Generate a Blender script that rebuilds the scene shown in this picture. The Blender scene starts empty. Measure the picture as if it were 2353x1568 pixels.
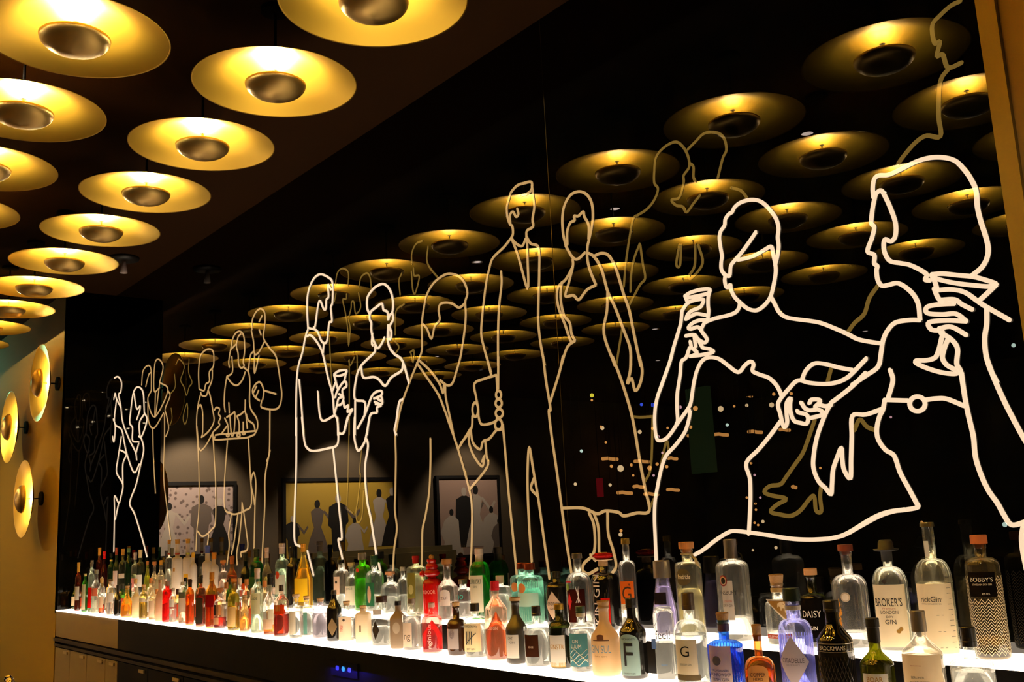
import bpy, bmesh, math, random
from mathutils import Vector, Matrix
random.seed(7)
SC = bpy.context.scene
COL = SC.collection
PI = math.pi

# ------------------------------------------------------------------ camera
S = 2.7                        # metres from the camera to the glass wall
YAW, PIT, ROL, FPX = -0.8888, 0.1841, -0.0485, 2271.0
PW, PH = 2353.0, 1568.0
EYE = Vector((0.0, -S, 1.56))
fw = Vector((math.sin(YAW)*math.cos(PIT), math.cos(YAW)*math.cos(PIT), math.sin(PIT)))
r0 = fw.cross(Vector((0, 0, 1))).normalized(); u0 = r0.cross(fw)
RT = r0*math.cos(ROL) + u0*math.sin(ROL)
UP = -r0*math.sin(ROL) + u0*math.cos(ROL)
cam_d = bpy.data.cameras.new('camera'); cam = bpy.data.objects.new('camera', cam_d); COL.objects.link(cam)
cam.matrix_world = Matrix(((RT.x, UP.x, -fw.x, EYE.x), (RT.y, UP.y, -fw.y, EYE.y), (RT.z, UP.z, -fw.z, EYE.z), (0, 0, 0, 1)))
cam_d.sensor_width = 36.0; cam_d.lens = FPX/PW*36.0; cam_d.clip_start = 0.05; cam_d.clip_end = 100
SC.camera = cam

# ------------------------------------------------------------------ world, exposure
SC.view_settings.view_transform = 'Standard'; SC.view_settings.look = 'None'
SC.view_settings.exposure = 0.0; SC.view_settings.gamma = 1.0
SC.view_settings.use_curve_mapping = False
wd = bpy.data.worlds.new('night'); SC.world = wd; wd.use_nodes = True
wd.node_tree.nodes['Background'].inputs[0].default_value = (1.0, 0.72, 0.45, 1)
wd.node_tree.nodes['Background'].inputs[1].default_value = 0.004

# light levels
LAMP_W = 145.0          # each dish lamp
SHELF_E = 5.0         # lit shelf panels

# ------------------------------------------------------------------ pixel <-> world (for laying out surfaces at their real depth)
def ray(x, y): return fw + RT*((x-PW/2)/FPX) - UP*((y-PH/2)/FPX)
def on_y(x, y, Y):
    d = ray(x, y); return EYE + d*((Y-EYE.y)/d.y)
def on_x(x, y, X):
    d = ray(x, y); return EYE + d*((X-EYE.x)/d.x)
def on_z(x, y, Z):
    d = ray(x, y); return EYE + d*((Z-EYE.z)/d.z)
def proj(P):
    d = Vector(P)-EYE; z = d.dot(fw)
    return PW/2+FPX*d.dot(RT)/z, PH/2-FPX*d.dot(UP)/z, z

# ------------------------------------------------------------------ main dimensions
ZC = EYE.z + 0.8139*S                     # ceiling
XE = -3.307*S                             # far end of the niche
WF, WB = 0.42, 0.20                       # depth of the shelf unit, depth of its upper step
ZF = EYE.z - 0.2232*(S-WF)                # lower lit shelf
ZB = EYE.z - 0.157*(S-WB)                 # upper lit shelf
XR = -1.05                                # near pillar
HL = EYE.z + 0.6861*S                     # lamp dishes
RL = 0.1246*S; RCAP = 0.0461*S

# ------------------------------------------------------------------ materials
M = {}
def lin(c):
    return tuple(((v/255)/12.92 if v/255 <= 0.04045 else ((v/255+0.055)/1.055)**2.4) for v in c)
def nt(name):
    m = bpy.data.materials.new(name); m.use_nodes = True; t = m.node_tree
    for n in list(t.nodes): t.nodes.remove(n)
    o = t.nodes.new('ShaderNodeOutputMaterial'); return m, t, o
def pbr(name, col, rough=0.5, metal=0.0, spec=0.5, bump=0.0, bscale=60, var=0.0, aniso=0.0, coat=0.0, trans=0.0):
    if name in M: return M[name]
    m, t, o = nt(name); p = t.nodes.new('ShaderNodeBsdfPrincipled')
    p.inputs['Base Color'].default_value = (*col, 1); p.inputs['Roughness'].default_value = rough
    p.inputs['Metallic'].default_value = metal; p.inputs['Specular IOR Level'].default_value = spec
    p.inputs['Coat Weight'].default_value = coat; p.inputs['Transmission Weight'].default_value = trans
    if aniso:
        p.inputs['Anisotropic'].default_value = aniso
        tg = t.nodes.new('ShaderNodeTangent'); tg.direction_type = 'RADIAL'; tg.axis = 'Z'
        t.links.new(tg.outputs[0], p.inputs['Tangent'])
    if bump or var:
        tc = t.nodes.new('ShaderNodeTexCoord'); nz = t.nodes.new('ShaderNodeTexNoise')
        nz.inputs['Scale'].default_value = bscale; nz.inputs['Detail'].default_value = 5
        t.links.new(tc.outputs['Object'], nz.inputs['Vector'])
        if bump:
            b = t.nodes.new('ShaderNodeBump'); b.inputs['Strength'].default_value = bump; b.inputs['Distance'].default_value = 0.004
            t.links.new(nz.outputs[0], b.inputs['Height']); t.links.new(b.outputs[0], p.inputs['Normal'])
        if var:
            r = t.nodes.new('ShaderNodeMapRange'); r.inputs['To Min'].default_value = 1-var; r.inputs['To Max'].default_value = 1+var
            mx = t.nodes.new('ShaderNodeVectorMath'); mx.operation = 'SCALE'; mx.inputs[0].default_value = col
            t.links.new(nz.outputs[0], r.inputs['Value']); t.links.new(r.outputs[0], mx.inputs['Scale']); t.links.new(mx.outputs[0], p.inputs['Base Color'])
    t.links.new(p.outputs[0], o.inputs[0]); M[name] = m; return m
def emis(name, col, st=1.0, gloss=False):
    if name in M: return M[name]
    m, t, o = nt(name); e = t.nodes.new('ShaderNodeEmission')
    e.inputs[0].default_value = (*col, 1); e.inputs[1].default_value = st
    if gloss:       # light seen through the polished front of the glass: it also mirrors
        p = t.nodes.new('ShaderNodeBsdfPrincipled'); p.inputs['Base Color'].default_value = (0, 0, 0, 1)
        p.inputs['Roughness'].default_value = 0.0; p.inputs['IOR'].default_value = 1.6
        a = t.nodes.new('ShaderNodeAddShader'); t.links.new(e.outputs[0], a.inputs[0]); t.links.new(p.outputs[0], a.inputs[1])
        t.links.new(a.outputs[0], o.inputs[0])
    else: t.links.new(e.outputs[0], o.inputs[0])
    M[name] = m; return m
def thin_glass(col, key=None):
    k = 'glass_%d_%d_%d' % tuple(int(c*99) for c in col)
    if k in M: return M[k]
    m, t, o = nt(k)
    tr = t.nodes.new('ShaderNodeBsdfTransparent'); tr.inputs[0].default_value = (*col, 1)
    gl = t.nodes.new('ShaderNodeBsdfGlossy'); gl.inputs['Roughness'].default_value = 0.03; gl.inputs[0].default_value = (1, 1, 1, 1)
    lw = t.nodes.new('ShaderNodeLayerWeight'); lw.inputs[0].default_value = 0.42
    mp = t.nodes.new('ShaderNodeMapRange'); mp.inputs['To Min'].default_value = 0.02; mp.inputs['To Max'].default_value = 0.6
    mx = t.nodes.new('ShaderNodeMixShader')
    t.links.new(lw.outputs['Fresnel'], mp.inputs['Value']); t.links.new(mp.outputs[0], mx.inputs[0])
    t.links.new(tr.outputs[0], mx.inputs[1]); t.links.new(gl.outputs[0], mx.inputs[2])
    df = t.nodes.new('ShaderNodeBsdfDiffuse'); df.inputs[0].default_value = (*[min(1, c*0.95) for c in col], 1)
    tl = t.nodes.new('ShaderNodeBsdfTranslucent'); tl.inputs[0].default_value = (*[min(1, c*0.95) for c in col], 1)
    m1 = t.nodes.new('ShaderNodeMixShader'); m1.inputs[0].default_value = 0.5
    m2 = t.nodes.new('ShaderNodeMixShader'); m2.inputs[0].default_value = 0.055 if min(col) > 0.5 else 0.10
    t.links.new(df.outputs[0], m1.inputs[1]); t.links.new(tl.outputs[0], m1.inputs[2])
    t.links.new(mx.outputs[0], m2.inputs[1]); t.links.new(m1.outputs[0], m2.inputs[2]); t.links.new(m2.outputs[0], o.inputs[0])
    M[k] = m; return m
def liquid_mat(col, ior=1.3):
    k = 'liquid_%d_%d_%d' % tuple(int(c*99) for c in col)
    if k in M: return M[k]
    m, t, o = nt(k); g = t.nodes.new('ShaderNodeBsdfGlass'); g.inputs['Color'].default_value = (*col, 1)
    g.inputs['Roughness'].default_value = 0.0; g.inputs['IOR'].default_value = ior
    tl = t.nodes.new('ShaderNodeBsdfTranslucent'); tl.inputs[0].default_value = (*col, 1)
    mx = t.nodes.new('ShaderNodeMixShader'); mx.inputs[0].default_value = 0.15 if min(col) > 0.4 else 0.10
    t.links.new(g.outputs[0], mx.inputs[1]); t.links.new(tl.outputs[0], mx.inputs[2])
    t.links.new(mx.outputs[0], o.inputs[0]); M[k] = m; return m
def paper(col):
    k = 'paper_%d_%d_%d' % tuple(int(c*255) for c in col)
    if k in M: return M[k]
    m, t, o = nt(k); c = lin(col) if max(col) > 1 else col
    d = t.nodes.new('ShaderNodeBsdfDiffuse'); d.inputs[0].default_value = (*c, 1)
    r = t.nodes.new('ShaderNodeBsdfTranslucent'); r.inputs[0].default_value = (*c, 1)
    mx = t.nodes.new('ShaderNodeMixShader'); mx.inputs[0].default_value = 0.35
    t.links.new(d.outputs[0], mx.inputs[1]); t.links.new(r.outputs[0], mx.inputs[2]); t.links.new(mx.outputs[0], o.inputs[0])
    M[k] = m; return m
def frosted(col):
    k = 'frosted_%d_%d_%d' % tuple(int(c*255) for c in col)
    if k in M: return M[k]
    m, t, o = nt(k); c = lin(col)
    p = t.nodes.new('ShaderNodeBsdfPrincipled'); p.inputs['Base Color'].default_value = (*c, 1); p.inputs['Roughness'].default_value = 0.35
    r = t.nodes.new('ShaderNodeBsdfTranslucent'); r.inputs[0].default_value = (*c, 1)
    mx = t.nodes.new('ShaderNodeMixShader'); mx.inputs[0].default_value = 0.5
    t.links.new(p.outputs[0], mx.inputs[1]); t.links.new(r.outputs[0], mx.inputs[2]); t.links.new(mx.outputs[0], o.inputs[0])
    M[k] = m; return m
def paint(col, rough=0.4, metal=0.0):
    k = 'paint_%d_%d_%d_%d_%d' % (*[int(v) for v in col], int(rough*10), int(metal*10))
    return pbr(k, lin(col), rough, metal)

GOLD = pbr('brushed_gold', (0.68, 0.43, 0.045), 0.35, 1.0)
GOLD_CAP = pbr('satin_brass_cap', (0.50, 0.33, 0.10), 0.40, 1.0, aniso=0.6)
BLACKM = pbr('matt_black_metal', (0.010, 0.008, 0.006), 0.5)
def mirror_black():
    m, t, o = nt('smoked_glass'); p = t.nodes.new('ShaderNodeBsdfPrincipled')
    p.inputs['Base Color'].default_value = (0.0006, 0.0006, 0.0006, 1); p.inputs['Roughness'].default_value = 0.0; p.inputs['IOR'].default_value = 1.52
    t.links.new(p.outputs[0], o.inputs[0]); return m
SMOKE = mirror_black()
SMOKE_SIDE = pbr('smoked_glass_side', (0.0008, 0.0007, 0.0006), 0.02, spec=0.10)
CEIL = pbr('dark_ceiling_paint', (0.040, 0.0165, 0.005), 0.9, spec=0.05, bump=0.2, bscale=200)
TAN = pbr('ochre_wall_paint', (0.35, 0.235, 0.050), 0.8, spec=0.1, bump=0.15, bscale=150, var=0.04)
DARKW = pbr('dark_wall_paint', (0.030, 0.022, 0.016), 0.7)
FLOOR = pbr('dark_floor_boards', (0.03, 0.02, 0.012), 0.4)
LACQ = pbr('black_lacquer', (0.0016, 0.0013, 0.001), 0.3, spec=0.08)
REFL_TAN = pbr('tan_reflection_lacquer', (0.34, 0.26, 0.16), 0.5, bump=0.05, bscale=200)  # tan reflection on the glossy cabinet fronts, put into the colour
STEEL = pbr('chrome', (0.8, 0.78, 0.75), 0.08, 1.0)

# ------------------------------------------------------------------ mesh helpers
def obj(name, bm, mat=None, parent=None, smooth=False, mats=None):
    me = bpy.data.meshes.new(name); bm.to_mesh(me); bm.free()
    if smooth:
        for p in me.polygons: p.use_smooth = True
    for m in (mats or ([mat] if mat else [])): me.materials.append(m)
    o = bpy.data.objects.new(name, me); COL.objects.link(o)
    if parent: o.parent = parent
    return o
def thing(name, label, cat, loc=(0, 0, 0), group=None, rotz=0):
    o = bpy.data.objects.new(name, None); COL.objects.link(o); o.location = loc; o.rotation_euler = (0, 0, rotz)
    o.empty_display_size = 0.05
    o['label'] = label; o['category'] = cat
    if group: o['group'] = group
    return o
def tag(o, label, cat, group=None, kind=None):
    o['label'] = label; o['category'] = cat
    if group: o['group'] = group
    if kind: o['kind'] = kind
    return o
def box(bm, x0, x1, y0, y1, z0, z1, mi=0):
    v = [bm.verts.new(p) for p in ((x0, y0, z0), (x1, y0, z0), (x1, y1, z0), (x0, y1, z0), (x0, y0, z1), (x1, y0, z1), (x1, y1, z1), (x0, y1, z1))]
    for f in ((0, 3, 2, 1), (4, 5, 6, 7), (0, 1, 5, 4), (1, 2, 6, 5), (2, 3, 7, 6), (3, 0, 4, 7)):
        bm.faces.new([v[i] for i in f]).material_index = mi
def boxo(name, x0, x1, y0, y1, z0, z1, mat, parent=None, bevel=0.0):
    bm = bmesh.new(); box(bm, x0, x1, y0, y1, z0, z1)
    if bevel: bmesh.ops.bevel(bm, geom=bm.edges[:], offset=bevel, segments=2, affect='EDGES')
    return obj(name, bm, mat, parent)
def struct(name, x0, x1, y0, y1, z0, z1, mat):
    o = boxo(name, x0, x1, y0, y1, z0, z1, mat); o['kind'] = 'structure'; return o
def lathe(bm, prof, seg=48, n=2.0, asp=1.0, mi=0, blend=None):
    """prof: (r, z) bottom to top; n super-ellipse power, asp depth ratio; blend(z)->0..1 towards round"""
    rings = []
    for r, z in prof:
        if r < 1e-6:
            rings.append([bm.verts.new((0, 0, z))]); continue
        b = blend(z) if blend else 0.0
        rings.append([bm.verts.new((*sect(2*PI*i/seg, r, n, asp, b), z)) for i in range(seg)])
    for a, b in zip(rings, rings[1:]):
        if len(a) == 1 and len(b) == 1: continue
        for i in range(seg):
            j = (i+1) % seg
            if len(a) == 1: f = bm.faces.new((a[0], b[j], b[i]))
            elif len(b) == 1: f = bm.faces.new((a[i], a[j], b[0]))
            else: f = bm.faces.new((a[i], a[j], b[j], b[i]))
            f.material_index = mi
def sect(th, r, n=2.0, asp=1.0, b=0.0):
    c, s = math.cos(th), math.sin(th)
    if n <= 2.01: k = 1.0
    else: k = 1.0/((abs(c)**n+abs(s)**n)**(1.0/n))
    k = k*(1-b) + 1.0*b
    a = asp*(1-b) + b
    return (r*k*c, r*k*s*a)
def tube(bm, pts, rad, seg=8, mi=0, closed=False):
    pts = [Vector(p) for p in pts]; rings = []; N = len(pts)
    nrm = None
    for i, p in enumerate(pts):
        a = pts[(i-1) % N] if (closed or i > 0) else p; b = pts[(i+1) % N] if (closed or i < N-1) else p
        d = (b-a).normalized()
        if nrm is None: nrm = d.orthogonal().normalized()
        nrm = (nrm - d*nrm.dot(d)).normalized(); bi = d.cross(nrm)
        rr = rad[i] if isinstance(rad, (list, tuple)) else rad
        rings.append([bm.verts.new(p + (nrm*math.cos(2*PI*k/seg)+bi*math.sin(2*PI*k/seg))*rr) for k in range(seg)])
    m = N if closed else N-1
    for i in range(m):
        a, b = rings[i], rings[(i+1) % N]
        for k in range(seg):
            bm.faces.new((a[k], a[(k+1) % seg], b[(k+1) % seg], b[k])).material_index = mi
    if not closed:
        bm.faces.new(rings[0][::-1]).material_index = mi; bm.faces.new(rings[-1]).material_index = mi
def sphere(bm, c, r, seg=16, sz=1.0, mi=0):
    c = Vector(c); rings = []
    prof = [(r*math.sin(PI*i/(seg//2)), -r*sz*math.cos(PI*i/(seg//2))) for i in range(seg//2+1)]
    vs = len(bm.verts); b2 = bmesh.new(); lathe(b2, [(max(a, 0) if i not in (0, len(prof)-1) else 0, z) for i, (a, z) in enumerate(prof)], seg)
    mp = {v: bm.verts.new(v.co+c) for v in b2.verts}
    for f in b2.faces: bm.faces.new([mp[v] for v in f.verts]).material_index = mi
    b2.free()

# lettering: every word is made once as a flat mesh, then bent onto its label
TXT = {}
def prebuild(words):
    tmp = []
    for w in words:
        cu = bpy.data.curves.new('lettering', 'FONT'); cu.body = w; cu.size = 1.0; cu.resolution_u = 3
        cu.align_x = 'CENTER'; o = bpy.data.objects.new('lettering', cu); COL.objects.link(o); tmp.append((w, o))
    dg = bpy.context.evaluated_depsgraph_get(); dg.update()
    for w, o in tmp:
        me = bpy.data.meshes.new_from_object(o.evaluated_get(dg))
        if len(me.vertices):       # cut into narrow strips so that the letters can bend round a bottle
            x0, x1 = min(v.co.x for v in me.vertices), max(v.co.x for v in me.vertices); y0, y1 = min(v.co.y for v in me.vertices), max(v.co.y for v in me.vertices)
            b_ = bmesh.new(); b_.from_mesh(me)
            for i in range(1, 14): bmesh.ops.bisect_plane(b_, geom=b_.verts[:]+b_.edges[:]+b_.faces[:], plane_co=(x0+(x1-x0)*i/14, 0, 0), plane_no=(1, 0, 0))
            for i in range(1, 3): bmesh.ops.bisect_plane(b_, geom=b_.verts[:]+b_.edges[:]+b_.faces[:], plane_co=(0, y0+(y1-y0)*i/3, 0), plane_no=(0, 1, 0))
            b_.to_mesh(me); b_.free()
        xs = [v.co.x for v in me.vertices]; ys = [v.co.y for v in me.vertices]
        if xs:
            cx, cy = (min(xs)+max(xs))/2, (min(ys)+max(ys))/2; sx, sy = max(xs)-min(xs), max(ys)-min(ys)
            TXT[w] = ([((v.co.x-cx)/sx, (v.co.y-cy)/sy) for v in me.vertices], [tuple(p.vertices) for p in me.polygons])
        bpy.data.meshes.remove(me); bpy.data.objects.remove(o)
# ==== PARTS ====

# ------------------------------------------------------------------ the room
XFAR, XNEAR, YOPP = -13.4, 3.0, -13.0
struct('floor', XFAR, XNEAR, YOPP, 0.1, -0.1, 0.0, FLOOR)
struct('ceiling', XFAR, XNEAR, YOPP, 0.1, ZC, ZC+0.1, CEIL)
XS = -1.1199*S                         # joint between the two glass panes
struct('wall_back', XE-0.05, XS-0.0015, 0.0, 0.03, ZF-1.2, ZC, SMOKE)
struct('wall_back', XS+0.0015, XR+0.12, 0.0, 0.03, ZF-1.2, ZC, SMOKE)
struct('trim_1', XS-0.0015, XS+0.0015, -0.0005, 0.03, ZF-0.2, ZC, pbr('pane_joint', (0.10, 0.075, 0.03), 0.3, 0.8))
struct('wall_end', XE-0.03, XE, -WF, 0.03, ZF-0.02, ZC, SMOKE_SIDE)         # mirrored end of the niche
struct('wall_left', XFAR, XE-0.03, -WF, 0.10, 0.0, ZC, TAN)             # ochre pier carrying the dish lamps
struct('trim_2', XE-0.03, XE, -WF, -WF+0.012, 0.0, ZC, TAN)
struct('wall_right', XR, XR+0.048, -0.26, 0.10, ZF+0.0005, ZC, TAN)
struct('wall_right', XR+0.0485, XR+0.6, -0.245, 0.10, ZF+0.0005, ZC, pbr('ochre_wall_shaded', (0.30, 0.18, 0.035), 0.8, bump=0.15, bscale=150))  # darker ochre: shade on this side of the pillar put into the colour
struct('wall_far', XFAR-0.1, XFAR, YOPP, 0.1, 0.0, ZC, pbr('brown_plaster', (0.11, 0.078, 0.045), 0.8, bump=0.2, bscale=80))
struct('wall_opposite', XFAR, XNEAR, YOPP-0.1, YOPP, 0.0, ZC, DARKW)
struct('wall_near', XNEAR, XNEAR+0.1, YOPP, 0.1, 0.0, ZC, DARKW)

# ------------------------------------------------------------------ dish lamps
def dish_bm():
    bm = bmesh.new(); R = RL; t = 0.003
    prof = [(0.012, 0.062), (0.10, 0.060), (0.16, 0.052), (0.24, 0.028), (R-0.006, 0.002), (R, 0.0),
            (R, 0.003), (R-0.006, 0.006), (0.24, 0.032), (0.16, 0.056), (0.10, 0.064), (0.012, 0.066)]
    lathe(bm, prof, 96); return bm
def cap_bm():
    bm = bmesh.new(); R = RCAP
    prof = [(0, -0.062)] + [(R*math.sin(a), -0.062*math.cos(a)) for a in [PI/2*i/10 for i in range(1, 11)]]
    prof += [(R-0.003, 0.002)] + [((R-0.003)*math.sin(a), -0.059*math.cos(a)) for a in [PI/2*i/10 for i in range(10, 0, -1)]] + [(0, -0.059)]
    lathe(bm, prof, 64); return bm
def lamp_proto(label, cat, loc, group, stem):
    t = thing('dish_lamp', label, cat, loc, group)
    obj('dish', dish_bm(), GOLD, t, smooth=True)
    obj('cap', cap_bm(), GOLD_CAP, t, smooth=True)
    bm = bmesh.new(); tube(bm, [(0, 0, -0.055), (0, 0, 0.06)], 0.005)
    obj('pin', bm, STEEL, t)
    bm = bmesh.new(); lathe(bm, [(0, 0.064), (0.035, 0.064), (0.035, 0.085), (0.006, 0.09), (0.006, stem-0.025), (0.06, stem-0.02), (0.06, stem), (0, stem)], 24)
    obj('stem', bm, pbr('black_stem', (0.002, 0.0015, 0.001), 0.9, spec=0.1), t, smooth=False)
    l = bpy.data.lights.new('bulb', 'POINT'); l.energy = LAMP_W; l.color = (1.0, 0.80, 0.50); l.shadow_soft_size = 0.036
    lo = bpy.data.objects.new('bulb', l); COL.objects.link(lo); lo.parent = t; lo.location = (0, 0, -0.016)
    return t
def dup(root, loc, label, rot=None, group=None):
    r = root.copy(); COL.objects.link(r); r.location = loc; r['label'] = label
    if rot: r.rotation_euler = rot
    if group: r['group'] = group
    for ch in list(root.children):
        c = ch.copy(); COL.objects.link(c); c.parent = r
        for g in ch.children:
            d = g.copy(); COL.objects.link(d); d.parent = c
    return r
XA0, SP, YA0 = -1.0305*S, 0.2939*S, -0.3699*S
ordn = ['first', 'second', 'third', 'fourth', 'fifth', 'sixth', 'seventh', 'eighth', 'ninth', 'tenth', 'eleventh', 'twelfth']
proto = None
for row in range(5):
    for i in range(-2, 10):
        x, y = XA0 - i*SP - (0.013*S if row else 0), YA0 - row*0.290*S
        if row == 0: lab = 'gold dish ceiling lamp, %s from the near end, row next to the glass' % ordn[i+2]
        elif row == 1: lab = 'gold dish ceiling lamp, %s from the near end, second row from the glass' % ordn[i+2]
        else: lab = 'reflected gold dish ceiling lamp, %s from the near end, %s row from glass' % (ordn[i+2], ordn[row])
        if proto is None:
            proto = lamp_proto(lab, 'ceiling lamp', (x, y, HL), 'gold dish lamps under the ceiling', ZC-HL)
        else: dup(proto, (x, y, HL), lab)
wp = None
for (px, py, lab) in ((90, 880, 'gold dish wall lamp on the ochre wall, uppermost and nearest the niche'),
                      (20, 982, 'gold dish wall lamp on the ochre wall, cut by the left edge of the photo'),
                      (52, 1147, 'gold dish wall lamp on the ochre wall, lowest of the three')):
    P = on_y(px, py, -WF-0.16)
    if wp is None:
        wp = lamp_proto(lab, 'wall lamp', P, 'gold dish lamps on the ochre wall', 0.16)
        wp.name = 'dish_wall_lamp'; wp.rotation_euler = (-PI/2, 0, 0)
        for c in wp.children:
            if c.type == 'LIGHT': c.data = c.data.copy(); c.data.energy = LAMP_W*1.2
    else: dup(wp, P, lab)

# small fittings
def downlight(P, lab):
    t = thing('downlight', lab, 'downlight', P, 'small recessed downlights')
    bm = bmesh.new(); lathe(bm, [(0.035, 0), (0.05, 0), (0.05, 0.006), (0.035, 0.006)], 24); obj('ring', bm, STEEL, t)
    bm = bmesh.new(); lathe(bm, [(0, 0.004), (0.035, 0.004), (0.035, 0.006), (0, 0.006)], 24); obj('lens', bm, emis('downlight_lens', (1, 0.78, 0.66), 9), t)
k = 0
for px, py in ((1413, 481), (1097, 603), (1855, 308), (1505, 757), (1988, 762), (1003, 820), (1105, 850), (1512, 829)):
    P = on_z(px, py, ZC-0.006); P.y = -P.y
    if P.y > YOPP+0.2 and P.x > XFAR+0.2:
        downlight(P, 'small recessed ceiling downlight seen as a pale spot, %s of the scattered ones' % ordn[k]); k += 1
P = on_z(285, 592, ZC)
t = thing('ceiling_spotlight', 'small dark round ceiling fitting with a pale nozzle beside the dish lamps', 'ceiling spotlight', P)
bm = bmesh.new(); lathe(bm, [(0, -0.03), (0.05, -0.03), (0.11, -0.02), (0.115, -0.001), (0, -0.001)], 32); obj('rose', bm, BLACKM, t, True)
bm = bmesh.new(); lathe(bm, [(0, -0.13), (0.028, -0.125), (0.024, -0.09), (0.014, -0.03), (0, -0.03)], 24); obj('nozzle', bm, pbr('pale_nozzle', (0.7, 0.55, 0.5), 0.3), t, True)

# lights of the room beyond the frame: a teal wash at the far end, a ceiling spot on the ochre pier; the other spots are unseen fill lights added
def spot(name, loc, aim, e, col, size, blend=0.6, soft=0.08):
    l = bpy.data.lights.new(name, 'SPOT'); l.energy = e; l.color = col; l.shadow_soft_size = soft; l.spot_size = size; l.spot_blend = blend
    lo = bpy.data.objects.new(name, l); COL.objects.link(lo); lo.location = loc; lo.rotation_euler = (Vector(aim)-Vector(loc)).to_track_quat('-Z', 'Y').to_euler()
tp = on_y(-20, 850, -WF)
spot('teal_spot', (tp.x-1.35, -0.95, tp.z+0.05), (tp.x-0.35, -WF, tp.z), 40, (0.20, 1.0, 0.75), 1.15, 1.0, 0.05)
spot('pier_spot', (-12.3, -2.6, ZC-0.5), (-9.9, -WF, 1.0), 135, (1.0, 0.77, 0.36), 1.1, 0.8, 0.12)
spot('pier_spot', (-8.6, -3.0, ZC-0.15), (-9.6, -WF, 0.8), 22, (1.0, 0.74, 0.42), 1.0, 0.9, 0.12)  # unseen fill light added to brighten the pier
spot('pillar_fill_spot', (-0.7, -1.9, ZC-0.1), (XR+0.04, -0.26, 1.9), 48, (1.0, 0.78, 0.45), 0.55, 0.9, 0.1)  # added light, no visible source, brightens the near pillar
for k, x in enumerate((-1.6, -3.0, -4.8, -7.0)):
    spot('bottle_fill_spot', (x+0.4, -2.0, ZC-0.05), (x, -0.3, ZF+0.1), 110, (1.0, 0.82, 0.62), 1.1, 0.9, 0.06)  # front fill added for the bottle labels, no such lamps seen

# ------------------------------------------------------------------ lit shelf unit
XS0, XS1 = XE-0.0, XR+0.9
zt = ZF-0.006
shelf = thing('back_bar', 'long black back bar with two glowing white stepped shelves under the glass wall', 'back bar', (0, 0, 0))
PANEL = emis('glowing_panel', (1.0, 0.80, 0.60), SHELF_E)
boxo('lower_shelf', XS0, XS1, -WF, -WB-0.001, ZF-0.006, ZF, PANEL, shelf)
boxo('upper_shelf', XS0, XR-0.002, -WB-0.004, -0.001, ZB-0.012, ZB, PANEL, shelf)
boxo('rear_body', XS0, XS1, -WF+0.035, -0.001, zt-0.279, zt, LACQ, shelf)
boxo('step_riser', XS0, XR-0.002, -WB, -0.001, ZF-0.006, ZB-0.012, LACQ, shelf)
XT = -7.33  # edge of the painted tan reflection
boxo('fascia', XS0, XT, -WF+0.004, -WF+0.03, zt-0.20, zt, REFL_TAN, shelf)
boxo('fascia', XT, XS1, -WF+0.004, -WF+0.03, zt-0.20, zt, LACQ, shelf)
boxo('ledge', XS0, XS1, -WF-0.012, -WF+0.03, zt-0.235, zt-0.21, pbr('dark_metal_ledge', (0.05, 0.035, 0.02), 0.28, 0.7), shelf)
boxo('ledge', XS0, XS1, -WF-0.004, -WF+0.03, zt-0.275, zt-0.255, pbr('dark_metal_ledge', (0.05, 0.035, 0.02), 0.28, 0.7), shelf)
XS1 = XR+0.9
xs = [XS0+0.002, -8.5, -8.05, -7.6, XT]
while xs[-1] < XS1-0.5: xs.append(xs[-1]+0.62)
names = ordn + ['thirteenth', 'fourteenth', 'fifteenth', 'sixteenth', 'seventeenth']
for i, (a, b) in enumerate(zip(xs, xs[1:])):
    pale = b <= XT+0.01; mat = REFL_TAN if pale else LACQ
    if pale: lab = 'cabinet unit painted as a tan reflection below the far end of the glowing shelf, %s from the ochre wall' % names[i]
    else: lab = 'black cabinet unit below the glowing shelf, %s from the reflection-tinted cabinets' % names[i-4]
    t = thing('cabinet', lab, 'cabinet', ((a+b)/2, -WF, 0), 'cabinets under the back bar'); h = (b-a)/2
    boxo('carcass', -h+0.001, h-0.001, 0.035, WF-0.002, 0.0, zt-0.28, BLACKM, t)
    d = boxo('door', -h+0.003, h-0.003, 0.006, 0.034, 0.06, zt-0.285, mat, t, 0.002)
    boxo('handle_tag', h-0.16, h-0.06, -0.003, 0.006, zt-0.32, zt-0.30, pbr('pale_tag', (0.55, 0.45, 0.35), 0.5), d)
# blue indicator lamps on the fridge below the shelf
bl = on_y(790, 1538, -WF-0.004)
t = thing('fridge_display', 'row of small blue indicator lights on the black cabinet front', 'indicator lights', bl)
boxo('display_panel', -0.12, 0.12, 0.0, 0.008, -0.035, 0.03, LACQ, t)
for dx, c in ((-0.055, (0.05, 0.05, 1.0)), (0.0, (0.05, 0.35, 1.0)), (0.055, (0.08, 0.08, 1.0))):
    bm = bmesh.new(); box(bm, dx-0.013, dx+0.013, -0.006, 0.0, -0.010, 0.010); bmesh.ops.bevel(bm, geom=bm.edges[:], offset=0.004, segments=2, affect='EDGES')
    obj('indicator', bm, emis('blue_led_%d' % int(c[1]*100), c, 1.2), t)
l = bpy.data.lights.new('blue_glow', 'AREA'); l.energy = 5.0; l.color = (0.05, 0.03, 1.0); l.size = 0.3; l.size_y = 0.03; l.shape = 'RECTANGLE'
lo = bpy.data.objects.new('blue_glow', l); COL.objects.link(lo); lo.parent = t; lo.location = (0, -0.03, 0.0)

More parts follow.
